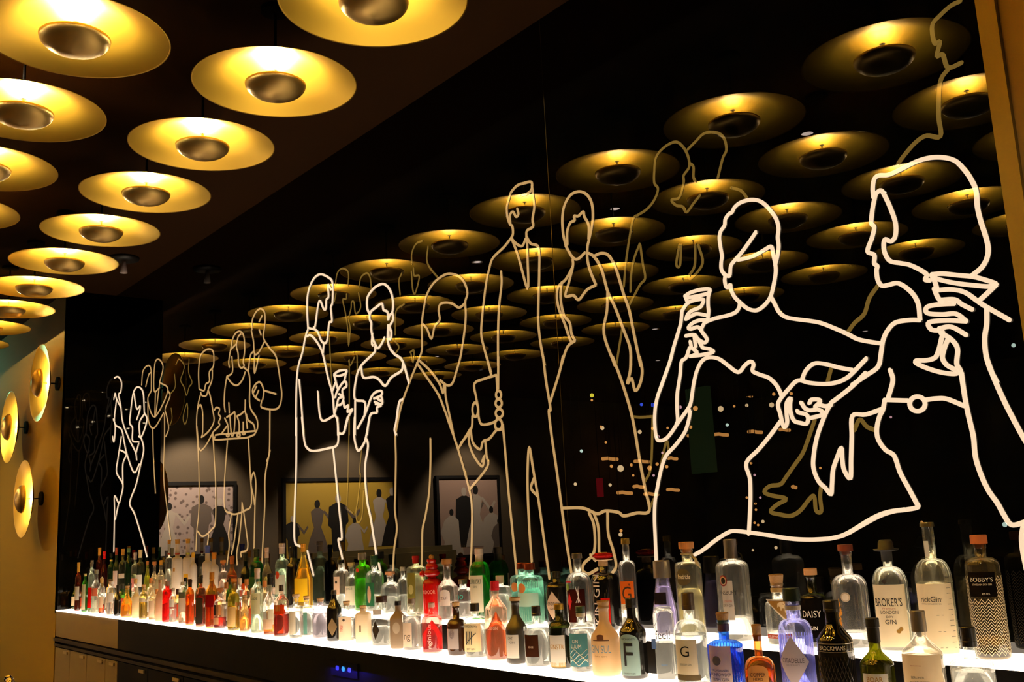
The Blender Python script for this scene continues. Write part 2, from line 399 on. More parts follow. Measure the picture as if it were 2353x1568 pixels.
# chrome tap on a slim column, its tip just inside the bottom left corner
d = ray(24, 1558); P = EYE+d*1.9
t = thing('chrome_tap', 'tip of a curved chrome tap at the bottom left corner', 'tap', (P.x, P.y, 0))
bm = bmesh.new(); lathe(bm, [(0, 0), (0.09, 0), (0.09, 0.012), (0.022, 0.03), (0.022, P.z-0.03), (0.014, P.z-0.02), (0, P.z-0.02)], 24); obj('column', bm, STEEL, t, True)
bm = bmesh.new(); tube(bm, [(0.0, 0, P.z-0.03), (0.0, 0, P.z-0.012), (0.012, -0.004, P.z-0.004), (0.028, -0.008, P.z-0.006), (0.036, -0.010, P.z-0.02), (0.037, -0.010, P.z-0.045)], 0.008, 14); obj('spout', bm, STEEL, t, True)
bm = bmesh.new(); tube(bm, [(-0.005, 0, P.z-0.012), (-0.035, 0.004, P.z-0.006)], 0.005, 12); sphere(bm, (-0.036, 0.004, P.z-0.006), 0.008, 12); obj('lever', bm, STEEL, t, True)

# ------------------------------------------------------------------ luminous line drawings in the glass
LINE = {0: emis('line_light_bright', (0.98, 0.71, 0.46), 1.0, True),
        1: emis('line_light_middle', (0.53, 0.31, 0.115), 1.0, True),
        2: emis('line_light_faint', (0.165, 0.095, 0.018), 1.0, True)}
def smooth_line(p, k=5):
    if len(p) < 3: return p
    out = []
    cl = (p[0]-p[-1]).length < 1e-6
    n = len(p)
    for i in range(n-1):
        a = p[i-1] if i > 0 else (p[-2] if cl else p[0]*2-p[1]); b = p[i]; c = p[i+1]
        d = p[i+2] if i+2 < n else (p[1] if cl else p[-1]*2-p[-2])
        for j in range(k):
            t = j/k
            out.append(0.5*((2*b)+(c-a)*t+(2*a-5*b+4*c-d)*t*t+(3*b-a-3*c+d)*t**3))
    out.append(p[-1]); return out
def ribbon(bm, pts, w, y0, y1):
    """flat band following pts (x, z) on the glass, rounded ends"""
    q = [pts[0]]
    for p in pts[1:]:
        if (p-q[-1]).length > 0.002: q.append(p)
    if len(q) < 2: return
    N = len(q); L = []; Rr = []
    for i in range(N):
        d = (q[min(i+1, N-1)]-q[max(i-1, 0)])
        if d.length < 1e-9: d = Vector((1, 0))
        d.normalize(); n = Vector((-d.y, d.x))*w/2; L.append(q[i]+n); Rr.append(q[i]-n)
    rows = [[bm.verts.new((a.x, y0, a.y)), bm.verts.new((b.x, y0, b.y)), bm.verts.new((b.x, y1, b.y)), bm.verts.new((a.x, y1, a.y))] for a, b in zip(L, Rr)]
    for a, b in zip(rows, rows[1:]):
        for k in range(4): bm.faces.new((a[k], a[(k+1) % 4], b[(k+1) % 4], b[k]))
    bm.faces.new(rows[0][::-1]); bm.faces.new(rows[-1])
    for e in (0, -1):
        c = q[e]; f = [bm.verts.new((c.x+w/2*math.cos(a), y0, c.y+w/2*math.sin(a))) for a in [2*PI*k/12 for k in range(12)]]
        bm.faces.new(f)
FIG = []
def figure(label, tier, w, parts):
    """parts: {name: [(crop x, crop y, crop scale, [points as read in that crop]) ...]}"""
    segs = {}; lo = Vector((1e9, 1e9)); hi = -lo
    for nm, strokes in parts.items():
        out = []
        for cx, cy, sc, pts in strokes:
            p = []
            for x, y in pts:
                P = on_y(cx+x/sc, cy+y/sc, 0.0); v = Vector((P.x, P.z)); p.append(v)
            out.append(smooth_line(p))
            for v in out[-1]: lo = Vector((min(lo.x, v.x), min(lo.y, v.y))); hi = Vector((max(hi.x, v.x), max(hi.y, v.y)))
        segs[nm] = out
    base = Vector(((lo.x+hi.x)/2, lo.y))
    t = thing('line_drawing', label, 'line drawing', (base.x, 0, base.y))
    y0 = -0.0045 + 0.0015*tier
    for nm, out in segs.items():
        left = list(out)
        while left:                      # strokes that touch or nearly touch form one piece
            grp = [left.pop(0)]; grew = True
            while grew:
                grew = False
                for s in left[:]:
                    if any((a-b).length < 0.05 for g in grp for a in g[::2] for b in s[::2]): grp.append(s); left.remove(s); grew = True
            bm = bmesh.new()
            for s in grp: ribbon(bm, [v-base for v in s], w, y0, -0.0003)
            obj(nm, bm, LINE[tier], t)
A, B_, C_, D_ = (1480, 400, 3.92), (1480, 800, 3.137), (1953, 340, 2.9025), (1953, 820, 3.2675)
E_, F_, G_, H_ = (1060, 400, 3.564), (1060, 820, 3.0745), (660, 600, 3.919), (660, 960, 4.238)
I_, J_, K_, L_ = (230, 780, 3.136), (420, 690, 4.237), (420, 980, 4.9), (1400, 280, 3.5625)
M_, N_, O_, P_ = (740, 540, 5.227), (1700, 820, 3.7325), (2030, 0, 3.733), (1280, 900, 5.225)
def ell(cx, cy, rx, ry): return [(cx+rx*math.cos(a), cy+ry*math.sin(a)) for a in [2*PI*k/10 for k in range(11)]]
figure('bright line drawing of a short-haired woman holding up a tumbler, her back to the room', 0, 0.0128, {
 'hair_line': [(*A, [(725,905),(700,860),(698,800),(705,740),(692,660),(682,580),(692,520),(728,465),(735,410),(765,365),(795,345),(820,300),(870,260),(950,235),(1030,240),(1090,275),(1150,340),(1195,410),(1215,490),(1207,570),(1216,650),(1205,740),(1185,820)]),
   (*A, [(1012,523),(960,600),(880,710),(820,780),(785,830),(775,915),(745,915),(725,900)]),
   (*A, [(850,775),(920,760),(1000,735),(1080,690),(1140,655),(1158,675),(1170,740),(1185,800)])],
 'face_line': [(*A, [(1185,800),(1190,880),(1175,980),(1145,1100),(1100,1170),(1040,1220),(990,1230),(930,1210),(870,1160),(820,1110),(790,1050),(782,1000),(770,1008),(757,1025),(740,1010),(730,960),(735,915)])],
 'body_line': [(*A, [(865,1160),(860,1200),(830,1245),(760,1275),(650,1300),(580,1325),(545,1345)]),
   (*A, [(1145,1105),(1180,1170),(1220,1245),(1280,1290),(1380,1310),(1500,1325),(1600,1345),(1740,1400),(1840,1445),(1930,1490),(2050,1515),(2145,1528)]),
   (*A, [(345,1235),(335,1340),(310,1430),(268,1568),(240,1680),(190,1820),(130,1990)]),
   (*B_, [(215,0),(185,110),(140,240),(95,370),(80,480),(82,580),(95,655),(120,668),(160,655),(200,610),(240,550),(290,480),(335,410),(350,330),(362,250),(385,160),(420,95),(470,68),(540,78),(600,120),(680,175),(730,125),(770,98),(792,120),(785,165),(830,190),(900,215),(950,260),(980,310),(995,350)]),
   (*B_, [(330,0),(305,70),(272,100),(262,200),(242,330),(240,430),(245,520),(235,550)]),
   (*B_, [(335,450),(325,520),(295,610),(230,700),(160,780),(125,880),(100,1000),(82,1110),(78,1230),(83,1360),(90,1530)])],
 'skirt_line': [(*B_, [(985,530),(920,620),(830,730),(740,830),(765,940),(770,1070),(765,1200),(758,1340)]),
   (*B_, [(370,1490),(430,1455),(520,1385),(600,1335),(650,1320),(760,1330),(900,1350),(1060,1375),(1200,1382),(1340,1375)])],
 'tumbler_line': [(*A, [(380,1095),(420,1070),(500,1045),(570,1037),(598,1045),(580,1075),(510,1095),(430,1110),(385,1115),(372,1100)]),
   (*A, [(598,1050),(582,1110),(580,1180),(585,1240),(578,1310)]), (*A, [(378,1115),(398,1165)]), (*B_, [(335,60),(420,50),(500,30),(480,10),(430,0)]), (*B_, [(355,5),(385,35),(345,60)])],
 'hand_line': [(*A, [(345,1235),(390,1170),(450,1140),(535,1130),(525,1180),(500,1205),(430,1235),(395,1270),(380,1310)]),
   (*A, [(380,1310),(440,1275),(480,1260),(570,1275)]), (*A, [(580,1315),(500,1320),(440,1345),(402,1385),(425,1398),(490,1380),(530,1430),(570,1490),(545,1520),(490,1490),(455,1450),(380,1460)]),
   (*A, [(545,1345),(525,1385),(520,1410)]), (*A, [(420,1510),(430,1568)]), (*A, [(455,1460),(470,1560)]), (*A, [(500,1510),(530,1565)])]})
figure('bright line drawing of a woman in profile raising a cocktail glass beside the right pillar', 0, 0.0128, {
 'hair_line': [(*C_, [(160,330),(155,270),(165,210),(195,185),(260,180),(340,145),(440,95),(530,68),(620,65),(700,85),(760,140),(810,210),(845,290),(852,390),(875,490),(905,580),(925,670),(915,740),(880,800),(820,850)]),
   (*C_, [(175,305),(210,285),(240,330),(280,420),(308,510),(305,590),(275,625),(240,610),(228,640),(235,700),(270,755),(340,770),(410,785),(510,840),(505,880),(540,885)])],
 'face_line': [(*C_, [(175,305),(155,400),(145,500),(165,530),(150,600),(120,690),(165,715),(165,770),(185,790),(180,820),(188,880),(215,920),(260,915),(320,903),(380,935),(430,985),(460,1050),(470,1150)])],
 'body_line': [(*C_, [(470,1150),(400,1150),(310,1165),(260,1210),(225,1280),(210,1370),(190,1460),(110,1520),(20,1580)]),
   (*B_, [(1600,180),(1500,280),(1380,375),(1350,400),(1300,500),(1250,640),(1225,780),(1225,870),(1260,960),(1310,1010),(1350,1055),(1358,980),(1365,880),(1395,790),(1425,720),(1432,800),(1445,880),(1490,940),(1495,800),(1500,640),(1505,490),(1600,480),(1720,440)]),
   (*D_, [(265,325),(250,400),(225,450),(205,540),(215,620),(270,700),(335,745),(380,870),(450,1000),(500,1095),(512,1130),(420,1150),(300,1165),(180,1210),(0,1320)]),
   (*B_, [(1340,1375),(1440,1350),(1560,1285),(1690,1215),(1790,1180),(1882,1165)]),
   (*N_, [(360,350),(420,280),(500,205),(600,225),(720,235),(820,225),(900,195),(960,150),(1090,15)]), (*N_, [(535,200),(570,120),(640,60),(740,65),(860,95),(970,115)])],
 'hand_line': [(*N_, [(360,350),(330,410),(350,490),(375,590),(395,600),(410,560),(405,490),(405,400),(440,355),(435,410),(440,480),(470,550),(530,570),(575,575),(590,530),(570,495),(510,480),(495,460)]),
   (*N_, [(530,395),(560,440),(600,460),(680,455),(720,490),(680,510),(590,530)]), (*N_, [(600,400),(620,370),(680,370),(690,390),(650,430)]), (*N_, [(690,415),(740,425),(790,415)]),
   (*C_, [(585,950),(680,945),(770,965),(850,1020),(910,1060),(1068,1150)]), (*C_, [(565,940),(590,1000),(620,1030)]), (*C_, [(820,1080),(750,1045),(700,1012),(610,1015)]),
   (*C_, [(700,1040),(600,1045),(518,1062),(520,1103),(620,1112),(710,1108),(780,1158)]), (*C_, [(780,1158),(650,1152),(530,1165),(545,1212),(600,1220)]), (*C_, [(600,1205),(680,1195),(780,1250)])],
 'arm_line': [(*C_, [(610,1235),(680,1280),(720,1340),(715,1440),(740,1490),(760,1600)]), (*C_, [(915,1070),(915,1170),(902,1270),(910,1380),(940,1480),(985,1568)]),
   (*D_, [(840,120),(865,300),(895,450),(930,600),(945,750),(985,880),(1040,1000),(1110,1100),(1160,1190),(1215,1262),(1307,1245),(1400,1200)]),
   (*D_, [(1025,0),(1080,150),(1150,310),(1220,450),(1307,610),(1400,760)]), (*D_, [(1307,1270),(1293,1350),(1300,1450),(1330,1600)])],
 'belt_line': [(*D_, [(305,100),(325,180),(290,310)]), (*D_, [(265,325),(440,330)]), (*D_, ell(510, 355, 58, 55)), (*D_, [(570,325),(650,315),(730,318),(860,370)])],
 'cocktail_glass_line': [(*C_, [(550,845),(620,840),(720,850),(820,860),(900,880),(980,910),(930,925),(850,920),(720,905),(620,885),(560,865),(547,850)]),
   (*C_, [(980,912),(930,960),(870,1015)]), (*C_, [(560,865),(585,945)]),
   (*C_, [(625,1230),(610,1290),(595,1350),(570,1400),(510,1418),(445,1420),(450,1440),(530,1475),(620,1500),(700,1508),(720,1490),(650,1450),(620,1400),(635,1330),(660,1270)])]})
figure('amber line drawing of a tall man with open collar and slim trousers', 1, 0.0118, {
 'head_line': [(*E_, [(490,180),(545,160),(575,130),(582,90),(570,65),(520,75),(460,95),(410,150),(395,195),(375,270),(380,350),(400,410),(420,430),(425,490),(410,525)]),
   (*E_, [(580,95),(590,180),(600,270),(585,370),(590,430),(540,465),(535,510)]), (*E_, [(405,410),(400,340),(425,310),(450,350),(470,330),(460,285)])],
 'collar_line': [(*E_, [(410,525),(450,570),(500,590),(530,530)]), (*E_, [(415,530),(470,680),(545,940),(545,700),(540,540)])],
 'jacket_line': [(*E_, [(410,525),(350,600),(260,690),(230,780),(205,900),(180,1100),(165,1300),(190,1430),(230,1568),(245,1625)]),
   (*E_, [(535,510),(570,570),(635,605),(640,800),(635,1000),(632,1200),(650,1380),(685,1568)]), (*E_, [(328,800),(332,900),(312,1080),(303,1300),(303,1568)]), (*F_, [(263,0),(262,230)])],
 'trouser_line': [(*F_, [(295,480),(310,650),(335,950),(360,1200),(390,1500),(395,1560)]), (*F_, [(500,1450),(485,1250),(472,1000),(470,800),(482,640),(510,800),(545,1000),(580,1250),(625,1568)]),
   (*F_, [(515,860),(495,930),(540,985)]), (*F_, [(580,0),(600,170),(632,370),(620,385),(640,560),(675,800),(710,1060),(740,1280),(780,1530)])]})
figure('amber line drawing of a woman with a tall hairdo in flared dress', 1, 0.0118, {
 'head_line': [(*E_, [(858,590),(835,480),(830,350),(850,250),(900,170),(970,145),(1030,170),(1070,240),(1080,350),(1068,450),(1048,540),(1035,600),(1035,700),(1060,800),(1105,910)]),
   (*E_, [(870,580),(870,470),(895,400),(930,380),(925,345),(960,345),(1000,310),(1010,350),(1045,420),(1045,530)]), (*E_, [(858,590),(885,640),(920,690),(960,695),(1015,645)])],
 'neckline': [(*E_, [(1105,910),(1030,950),(965,1030),(920,995),(855,1000),(880,900),(915,760),(915,700)])],
 'arm_line': [(*E_, [(915,760),(860,860),(800,920),(785,1000),(800,1100),(850,1230),(900,1370),(935,1360)]), (*E_, [(825,890),(815,1010),(840,1150),(890,1220),(905,1310),(935,1365)]),
   (*E_, [(1045,650),(1090,680),(1150,780),(1200,960),(1260,1090),(1340,1300),(1385,1430),(1390,1568)]), (*E_, [(1095,670),(1150,650),(1210,670),(1270,780),(1330,980),(1375,1110),(1420,1330),(1470,1568)]),
   (*F_, [(1200,0),(1195,100),(1175,190),(1205,155),(1230,240),(1265,190),(1280,100),(1260,0)])],
 'dress_line': [(*E_, [(935,1365),(870,1420),(820,1568)]), (*F_, [(720,0),(695,110),(630,320)]), (*E_, [(1200,970),(1195,1120),(1170,1310),(1260,1568)]),
   (*F_, [(1070,0),(1140,190),(1210,430),(1260,720),(1300,930),(1330,1090),(1240,1105),(1150,1125),(1110,1100),(1020,1090),(960,1110),(860,1070),(720,1070)])],
 'leg_line': [(*F_, [(905,1105),(940,1200),(940,1380),(870,1460),(860,1510),(900,1535),(965,1500)]), (*F_, [(940,1110),(970,1210),(975,1390)]), (*F_, [(915,1400),(950,1440)]), (*F_, [(1035,1100),(1040,1250),(1075,1370),(1095,1480),(1060,1540)])]})
figure('amber line drawing of a broad-shouldered man holding a large tablet', 1, 0.0118, {
 'head_line': [(*G_, [(1190,880),(1215,790),(1215,560),(1240,380),(1265,290),(1320,200),(1400,135),(1470,115),(1550,140),(1600,200),(1625,290),(1605,370),(1610,480),(1600,620),(1565,850),(1530,980),(1490,1100),(1440,1120),(1380,1075)]),
   (*G_, [(1225,570),(1260,610),(1300,700),(1330,590),(1375,530),(1365,450),(1380,390),(1430,375),(1490,385),(1550,420),(1605,380)])],
 'collar_line': [(*G_, [(1170,920),(1260,1050),(1360,1200),(1430,1370),(1500,1560)]), (*G_, [(1195,900),(1290,990),(1370,1100),(1405,1190),(1412,1120)]), (*G_, [(1425,1120),(1430,1230),(1470,1420),(1500,1568)])],
 'coat_line': [(*G_, [(1190,880),(1120,1050),(1030,1300),(975,1568)]), (*H_, [(1070,0),(1055,180),(1060,400),(1055,700),(1050,900),(1070,1080),(1045,1270),(1030,1500)]), (*H_, [(1397,205),(1397,450),(1385,720),(1350,950),(1320,1090),(1315,1300),(1310,1470)]),
   (*H_, [(1560,0),(1670,320),(1770,680),(1800,850),(1800,1200),(1780,1568)]), (*H_, [(1670,300),(1780,120)]), (*F_, [(170,590),(180,700),(185,780),(60,940)])],
 'hand_line': [(*F_, [(80,420),(75,500),(40,560),(0,610)]), (*F_, [(65,510),(55,600),(90,700),(150,775),(165,700),(150,740)]), (*F_, [(68,520),(85,610),(135,655),(155,600),(200,580),(250,520),(285,515)]),
   (*F_, ell(265, 270, 18, 28)), (*F_, ell(266, 330, 22, 28)), (*F_, ell(270, 400, 25, 30)), (*F_, ell(265, 480, 25, 38)), (*F_, ell(100, 375, 20, 50))],
 'tablet_line': [(*F_, [(250,130),(170,155),(95,190),(105,280),(120,360),(125,430),(150,480),(240,460),(255,420)]), (*F_, [(250,130),(256,240)]), (*F_, [(180,0),(213,130)])]})
figure('bright line drawing of an upswept-haired woman in a wide-necked dress', 0, 0.0128, {
 'head_line': [(*G_, [(745,480),(722,420),(725,330),(770,260),(820,220),(870,208),(910,235),(940,290),(955,370),(950,460),(925,490),(912,530),(905,460),(870,440),(855,385),(800,420),(755,460),(745,520),(760,560),(760,620),(775,700),(800,760),(820,785),(850,750),(880,690)])],
 'earring_line': [(*G_, [(950,460),(955,530),(925,590),(940,640),(935,700),(918,690),(915,580)]), (*G_, [(770,650),(765,740),(778,762)])],
 'dress_line': [(*G_, [(912,580),(908,700),(925,780),(970,840),(1040,900),(1100,1100)]), (*G_, [(795,770),(790,820),(730,880),(665,950),(625,1050),(610,1240),(700,1270),(700,1380)]),
   (*G_, [(670,960),(690,1050),(780,1045),(830,1070),(885,1125),(940,1050),(1030,990),(1045,930)]), (*G_, [(1045,1245),(1010,1280),(985,1450),(970,1520),(985,1568)]),
   (*G_, [(615,1260),(612,1568)]), (*H_, [(660,0),(655,180),(690,320),(740,270),(770,190),(805,0)]), (*H_, [(770,200),(790,280),(760,500),(780,800),(820,1000),(870,1330)]), (*H_, [(895,1420),(915,1530)])],
 'hand_line': [(*G_, [(635,1510),(700,1390),(770,1210),(845,1170),(850,1210),(785,1240)]), (*G_, [(850,1215),(858,1285),(800,1290)]), (*G_, [(790,1270),(850,1300),(810,1320),(810,1365),(750,1390),(720,1568)]), (*G_, [(815,1240),(845,1260)])]})
figure('bright line drawing of a man in a long jacket holding a small glass', 0, 0.0128, {
 'head_line': [(*G_, [(190,610),(182,450),(185,320),(210,220),(250,150),(305,120),(375,150),(410,200),(410,370),(395,420),(405,540),(380,560),(365,700),(345,740),(310,720),(270,630),(200,605)]), (*G_, [(240,600),(255,580),(280,400),(300,360),(330,430),(350,430),(355,350),(375,320),(370,215),(400,260)])],
 'jacket_line': [(*G_, [(190,615),(165,690),(140,820),(100,960),(85,1150),(80,1568)]), (*G_, [(175,680),(215,670),(270,730),(320,830),(370,1050),(410,1200),(425,1370)]), (*G_, [(332,745),(325,830)]), (*G_, [(110,1070),(130,1300),(150,1568)]),
   (*G_, [(278,1175),(295,1380),(330,1440),(430,1390)]), (*G_, [(430,1380),(455,1440),(460,1568)]), (*H_, [(145,0),(170,230),(200,300),(260,325),(400,300),(490,265),(500,130),(490,0)])],
 'trouser_line': [(*H_, [(92,0),(90,480),(75,900),(75,1200),(130,1255)]), (*H_, [(450,300),(480,600),(510,900),(535,1170),(500,1190),(540,1370),(560,1510)]), (*H_, [(200,1300),(260,1540)])],
 'glass_line': [(*G_, [(425,1020),(470,990),(535,985),(525,1015),(470,1035),(425,1030)]), (*G_, [(425,1030),(460,1160)]), (*G_, [(535,1000),(515,1090)])],
 'hand_line': [(*G_, [(410,1170),(435,1100)]), (*G_, [(435,1230),(450,1180),(500,1100),(530,1090),(535,1130),(500,1160),(500,1220),(465,1240),(450,1300),(430,1370)]), (*G_, [(470,1200),(510,1230),(490,1290),(450,1300)]),
   (*G_, [(510,1260),(520,1320),(555,1300),(545,1360),(590,1335),(560,1390),(540,1450),(510,1550),(460,1550)]), (*H_, [(500,160),(550,150),(570,80),(590,0)])]})
figure('amber line drawing of a woman with rolled-up hair left of the tray bearer', 1, 0.0118, {
 'head_line': [(*J_, [(160,860),(155,700),(170,560),(205,500),(260,475),(300,510),(300,640),(260,700),(260,790),(225,820),(210,880),(165,870)]), (*J_, [(290,680),(285,780),(250,870),(230,930),(190,930),(175,900)])],
 'arm_line': [(*J_, [(150,1050),(175,1020),(195,1100),(195,1290),(185,1335),(260,1270),(305,1180),(295,1080),(270,940),(250,880)]), (*J_, [(160,1440),(180,1465),(230,1410),(295,1290)])],
 'dress_line': [(*J_, [(180,900),(150,1020),(135,1200),(150,1450),(155,1568)]), (*J_, [(295,1290),(310,1568)]), (*K_, [(160,0),(180,260),(185,900),(160,1180),(150,1400)]), (*K_, [(165,1180),(230,1240),(330,1160),(370,1060),(370,600),(340,100)]), (*K_, [(295,1220),(280,1330)])]})
figure('amber line drawing of a tray bearer carrying a tray of drinks', 1, 0.0118, {
 'head_line': [(*J_, [(455,655),(450,590),(475,440),(490,370),(520,320),(560,305),(595,350),(605,480),(590,600),(600,640),(570,660),(545,620),(540,520),(525,450),(540,360),(570,330)]), (*J_, [(470,480),(520,430)]), (*J_, [(480,550),(485,700),(430,745)])],
 'body_line': [(*J_, [(430,745),(480,810),(530,830),(580,780),(610,700)]), (*J_, [(430,745),(410,880),(405,1010),(415,1090)]), (*J_, [(600,660),(640,700),(655,800),(655,1030),(720,1150),(730,1240),(700,1310)]), (*J_, [(450,1000),(455,1100)]), (*J_, [(610,975),(608,1080)]),
   (*K_, [(505,160),(480,500),(470,700),(475,930),(540,980),(600,990),(700,950),(775,870),(760,500),(740,140)]), (*K_, [(550,990),(520,1200),(525,1350),(500,1560)]), (*K_, [(620,1000),(580,1300),(550,1440)])],
 'tray_line': [(*J_, [(700,1310),(620,1340),(480,1350),(320,1360),(315,1330)]), (*J_, [(320,1315),(380,1305),(430,1305),(550,1290),(700,1275)])],
 'drink_line': [(*J_, [(410,1150),(440,1220),(445,1310)]), (*J_, [(430,1140),(480,1110),(510,1100),(500,1290),(475,1310),(460,1130)]), (*J_, [(530,1130),(550,1200),(550,1300)]), (*J_, [(530,1130),(570,1110),(610,1090),(630,1250)]), (*J_, [(590,1190),(590,1290)]), (*J_, ell(440, 1315, 14, 14)), (*J_, ell(545, 1315, 16, 16)), (*J_, ell(595, 1295, 14, 14))],
 'hand_line': [(*J_, [(310,1070),(330,1045),(360,1060),(350,1110),(370,1140),(350,1190),(360,1220),(300,1280)]), (*J_, [(380,1300),(430,1230)]), (*J_, [(620,1110),(640,1170),(690,1210),(710,1290)])]})
figure('amber line drawing of a tall man with folded arms right of the tray bearer', 1, 0.0118, {
 'head_line': [(*J_, [(675,290),(680,190),(720,110),(765,85),(800,130),(800,250),(785,350),(800,400)]), (*J_, [(670,300),(690,400),(700,520),(740,510),(800,400)]), (*J_, [(745,210),(775,150)]), (*J_, [(745,290),(765,340)])],
 'jacket_line': [(*J_, [(800,400),(850,470),(905,540),(930,650),(955,820),(965,930),(945,1030),(890,1065),(770,1045),(770,980)]), (*J_, [(700,520),(700,710),(745,540)]), (*J_, [(690,500),(660,540),(640,690)]), (*J_, [(790,880),(910,915)])],
 'hand_line': [(*J_, [(780,970),(790,880),(755,800),(710,820),(680,880),(700,940),(750,980)]), (*J_, [(720,840),(690,900)]), (*J_, [(740,880),(710,950)])],
 'trouser_line': [(*J_, [(850,1075),(845,1470),(820,1568)]), (*K_, [(985,270),(930,560),(925,900),(900,1400),(895,1560)]), (*K_, [(805,1370),(815,900),(825,650),(800,520),(770,640),(800,800),(810,880)]), (*K_, [(670,870),(665,1000),(640,1250),(610,1430),(615,1560)]), (*K_, [(670,860),(690,980),(720,1200),(735,1330),(720,1400),(660,1420),(660,1470)])]})
figure('bright line drawing of a slim figure at the far left, first from the niche end', 0, 0.0128, {
 'body_line': [(*I_, [(95,285),(130,270),(155,310),(150,380),(135,400),(150,480),(165,600),(210,720),(255,810),(265,870)]), (*I_, [(120,430),(105,600),(155,650),(175,740),(195,830),(245,960),(285,900)]),
   (*I_, [(155,700),(130,860),(120,960),(165,1045),(150,1140),(135,1180),(105,1130),(105,1250),(100,1530)]), (*I_, [(150,800),(190,830),(165,900),(165,1040)]), (*I_, [(135,1180),(110,1300)])],
 'hand_line': [(*I_, [(110,390),(95,450),(85,500)]), (*I_, [(110,390),(120,430),(150,490)]), (*I_, [(85,555),(110,620),(100,740),(80,620)])]})
figure('bright line drawing of a long-haired woman at the far left, arm raised beside her face', 0, 0.0128, {
 'head_line': [(*I_, [(225,490),(240,390),(270,345),(310,380),(320,530)]), (*I_, [(245,390),(265,500),(290,480),(285,520),(265,580)]), (*I_, [(225,490),(215,600),(235,640),(235,730),(280,740)])],
 'arm_line': [(*I_, [(320,530),(340,580),(310,680),(290,700),(285,600),(320,540)]), (*I_, [(280,750),(260,820)])],
 'body_line': [(*I_, [(280,700),(300,720),(315,800),(290,920),(260,1050),(215,1180),(250,1260),(300,1420),(340,1568)])]})
figure('amber line drawing of a couple in evening wear behind the far-left pair', 1, 0.0115, {
 'head_line': [(*I_, [(300,330),(310,230),(345,190),(368,220),(370,370)]), (*I_, [(330,340),(350,260),(365,240)]), (*I_, [(430,310),(455,200),(425,145),(395,180),(390,370),(430,350)])],
 'jacket_line': [(*I_, [(370,370),(345,440),(395,560),(490,370),(430,310)]), (*I_, [(400,380),(395,560)]), (*I_, [(430,320),(400,560)]), (*I_, [(345,440),(350,590),(390,640),(460,530)]), (*I_, [(490,370),(505,410),(470,500),(480,550),(495,640),(475,700)])],
 'trouser_line': [(*I_, [(380,640),(385,850),(400,1110)]), (*I_, [(465,540),(465,700),(460,1000),(480,1190),(510,1450)])]})
figure('dim brown line drawing of an embracing couple between the tall-haired woman and the short-haired one', 2, 0.0105, {
 'head_line': [(*L_, [(235,765),(310,715),(370,640),(400,550),(370,500),(370,400),(385,290),(450,210),(540,165),(600,200),(645,280),(655,370),(610,440),(610,500),(575,620),(510,640),(550,685),(600,695),(635,740),(690,670),(745,600)]),
   (*L_, [(645,225),(700,170),(780,95),(880,90),(940,135),(960,230),(930,300),(890,460)]), (*L_, [(660,340),(690,370),(690,450),(705,490)])],
 'body_line': [(*L_, [(235,765),(200,790),(175,900),(140,1130),(120,1350)]), (*L_, [(250,1000),(205,1120),(180,1260),(175,1390)]), (*L_, [(255,1010),(275,1160),(295,1280),(250,1340),(165,1500)]), (*L_, [(575,1010),(550,1165),(580,1175),(590,1010)]),
   (*L_, [(705,1010),(700,1180),(655,1260),(675,1280),(765,1160),(730,1010)]), (*L_, [(1000,540),(1080,565),(1130,625)]), (*E_, [(1320,1260),(1270,1568)]), (*P_, [(900,300),(1000,310),(1160,300)]), (*P_, [(1150,300),(1130,890),(1060,1080)]), (*P_, [(1240,930),(1315,600),(1345,720)]), (*P_, [(1165,1290),(1120,1390)])]})
figure('dim brown line drawing of a crouching leg and high-heeled shoe behind the bright women', 2, 0.0135, {
 'leg_line': [(*N_, [(785,100),(755,210)]), (*N_, [(645,540),(590,700),(540,830),(470,930)]), (*N_, [(985,630),(1030,540),(1090,600),(1160,630)]), (*A, [(2105,1010),(2030,1120),(1985,1260),(1900,1340),(1840,1420)])],
 'shoe_line': [(*N_, [(470,930),(400,1030),(350,1095),(260,1110),(210,1160),(270,1190),(400,1220),(320,1270),(265,1330),(350,1355),(440,1365),(520,1320),(600,1220),(640,1200),(655,1320),(700,1325),(690,1200),(700,1110)])]})
figure('dim brown line drawing of a face in profile at the top right beside the pillar', 2, 0.0135, {
 'face_line': [(*O_, [(660,10),(580,50),(490,130),(420,220),(440,370),(485,360),(460,480),(510,470),(555,580),(670,540)]), (*O_, [(565,585),(500,670),(480,780),(475,1000),(490,1170),(370,1165),(280,1220),(190,1320),(130,1400)])]})
figure('dim brown line drawing of two heads between the bright man and woman at centre left', 2, 0.0105, {
 'head_line': [(*M_, [(160,600),(185,460),(240,405),(305,430),(320,500),(310,610)]), (*M_, [(170,700),(150,800)]), (*M_, [(295,710),(290,770),(250,780),(280,930),(310,1130),(320,1330),(340,1140),(320,1020)]),
   (*M_, [(445,620),(470,510),(540,460),(580,520),(595,670)]), (*M_, [(440,700),(465,870),(405,945),(385,810),(355,810),(350,880),(325,980)])],
 'body_line': [(*M_, [(90,1250),(105,1530)]), (*G_, [(380,680),(390,900),(405,1140)]), (*G_, [(560,890),(560,1568)]), (*H_, [(605,0),(595,500),(585,850),(600,900),(640,930)]), (*H_, [(725,320),(705,540),(715,560),(690,800),(670,930),(690,1020),(730,960),(745,700)]), (*G_, [(555,900),(570,940),(605,870)]), (*G_, [(630,850),(632,1000)])]})
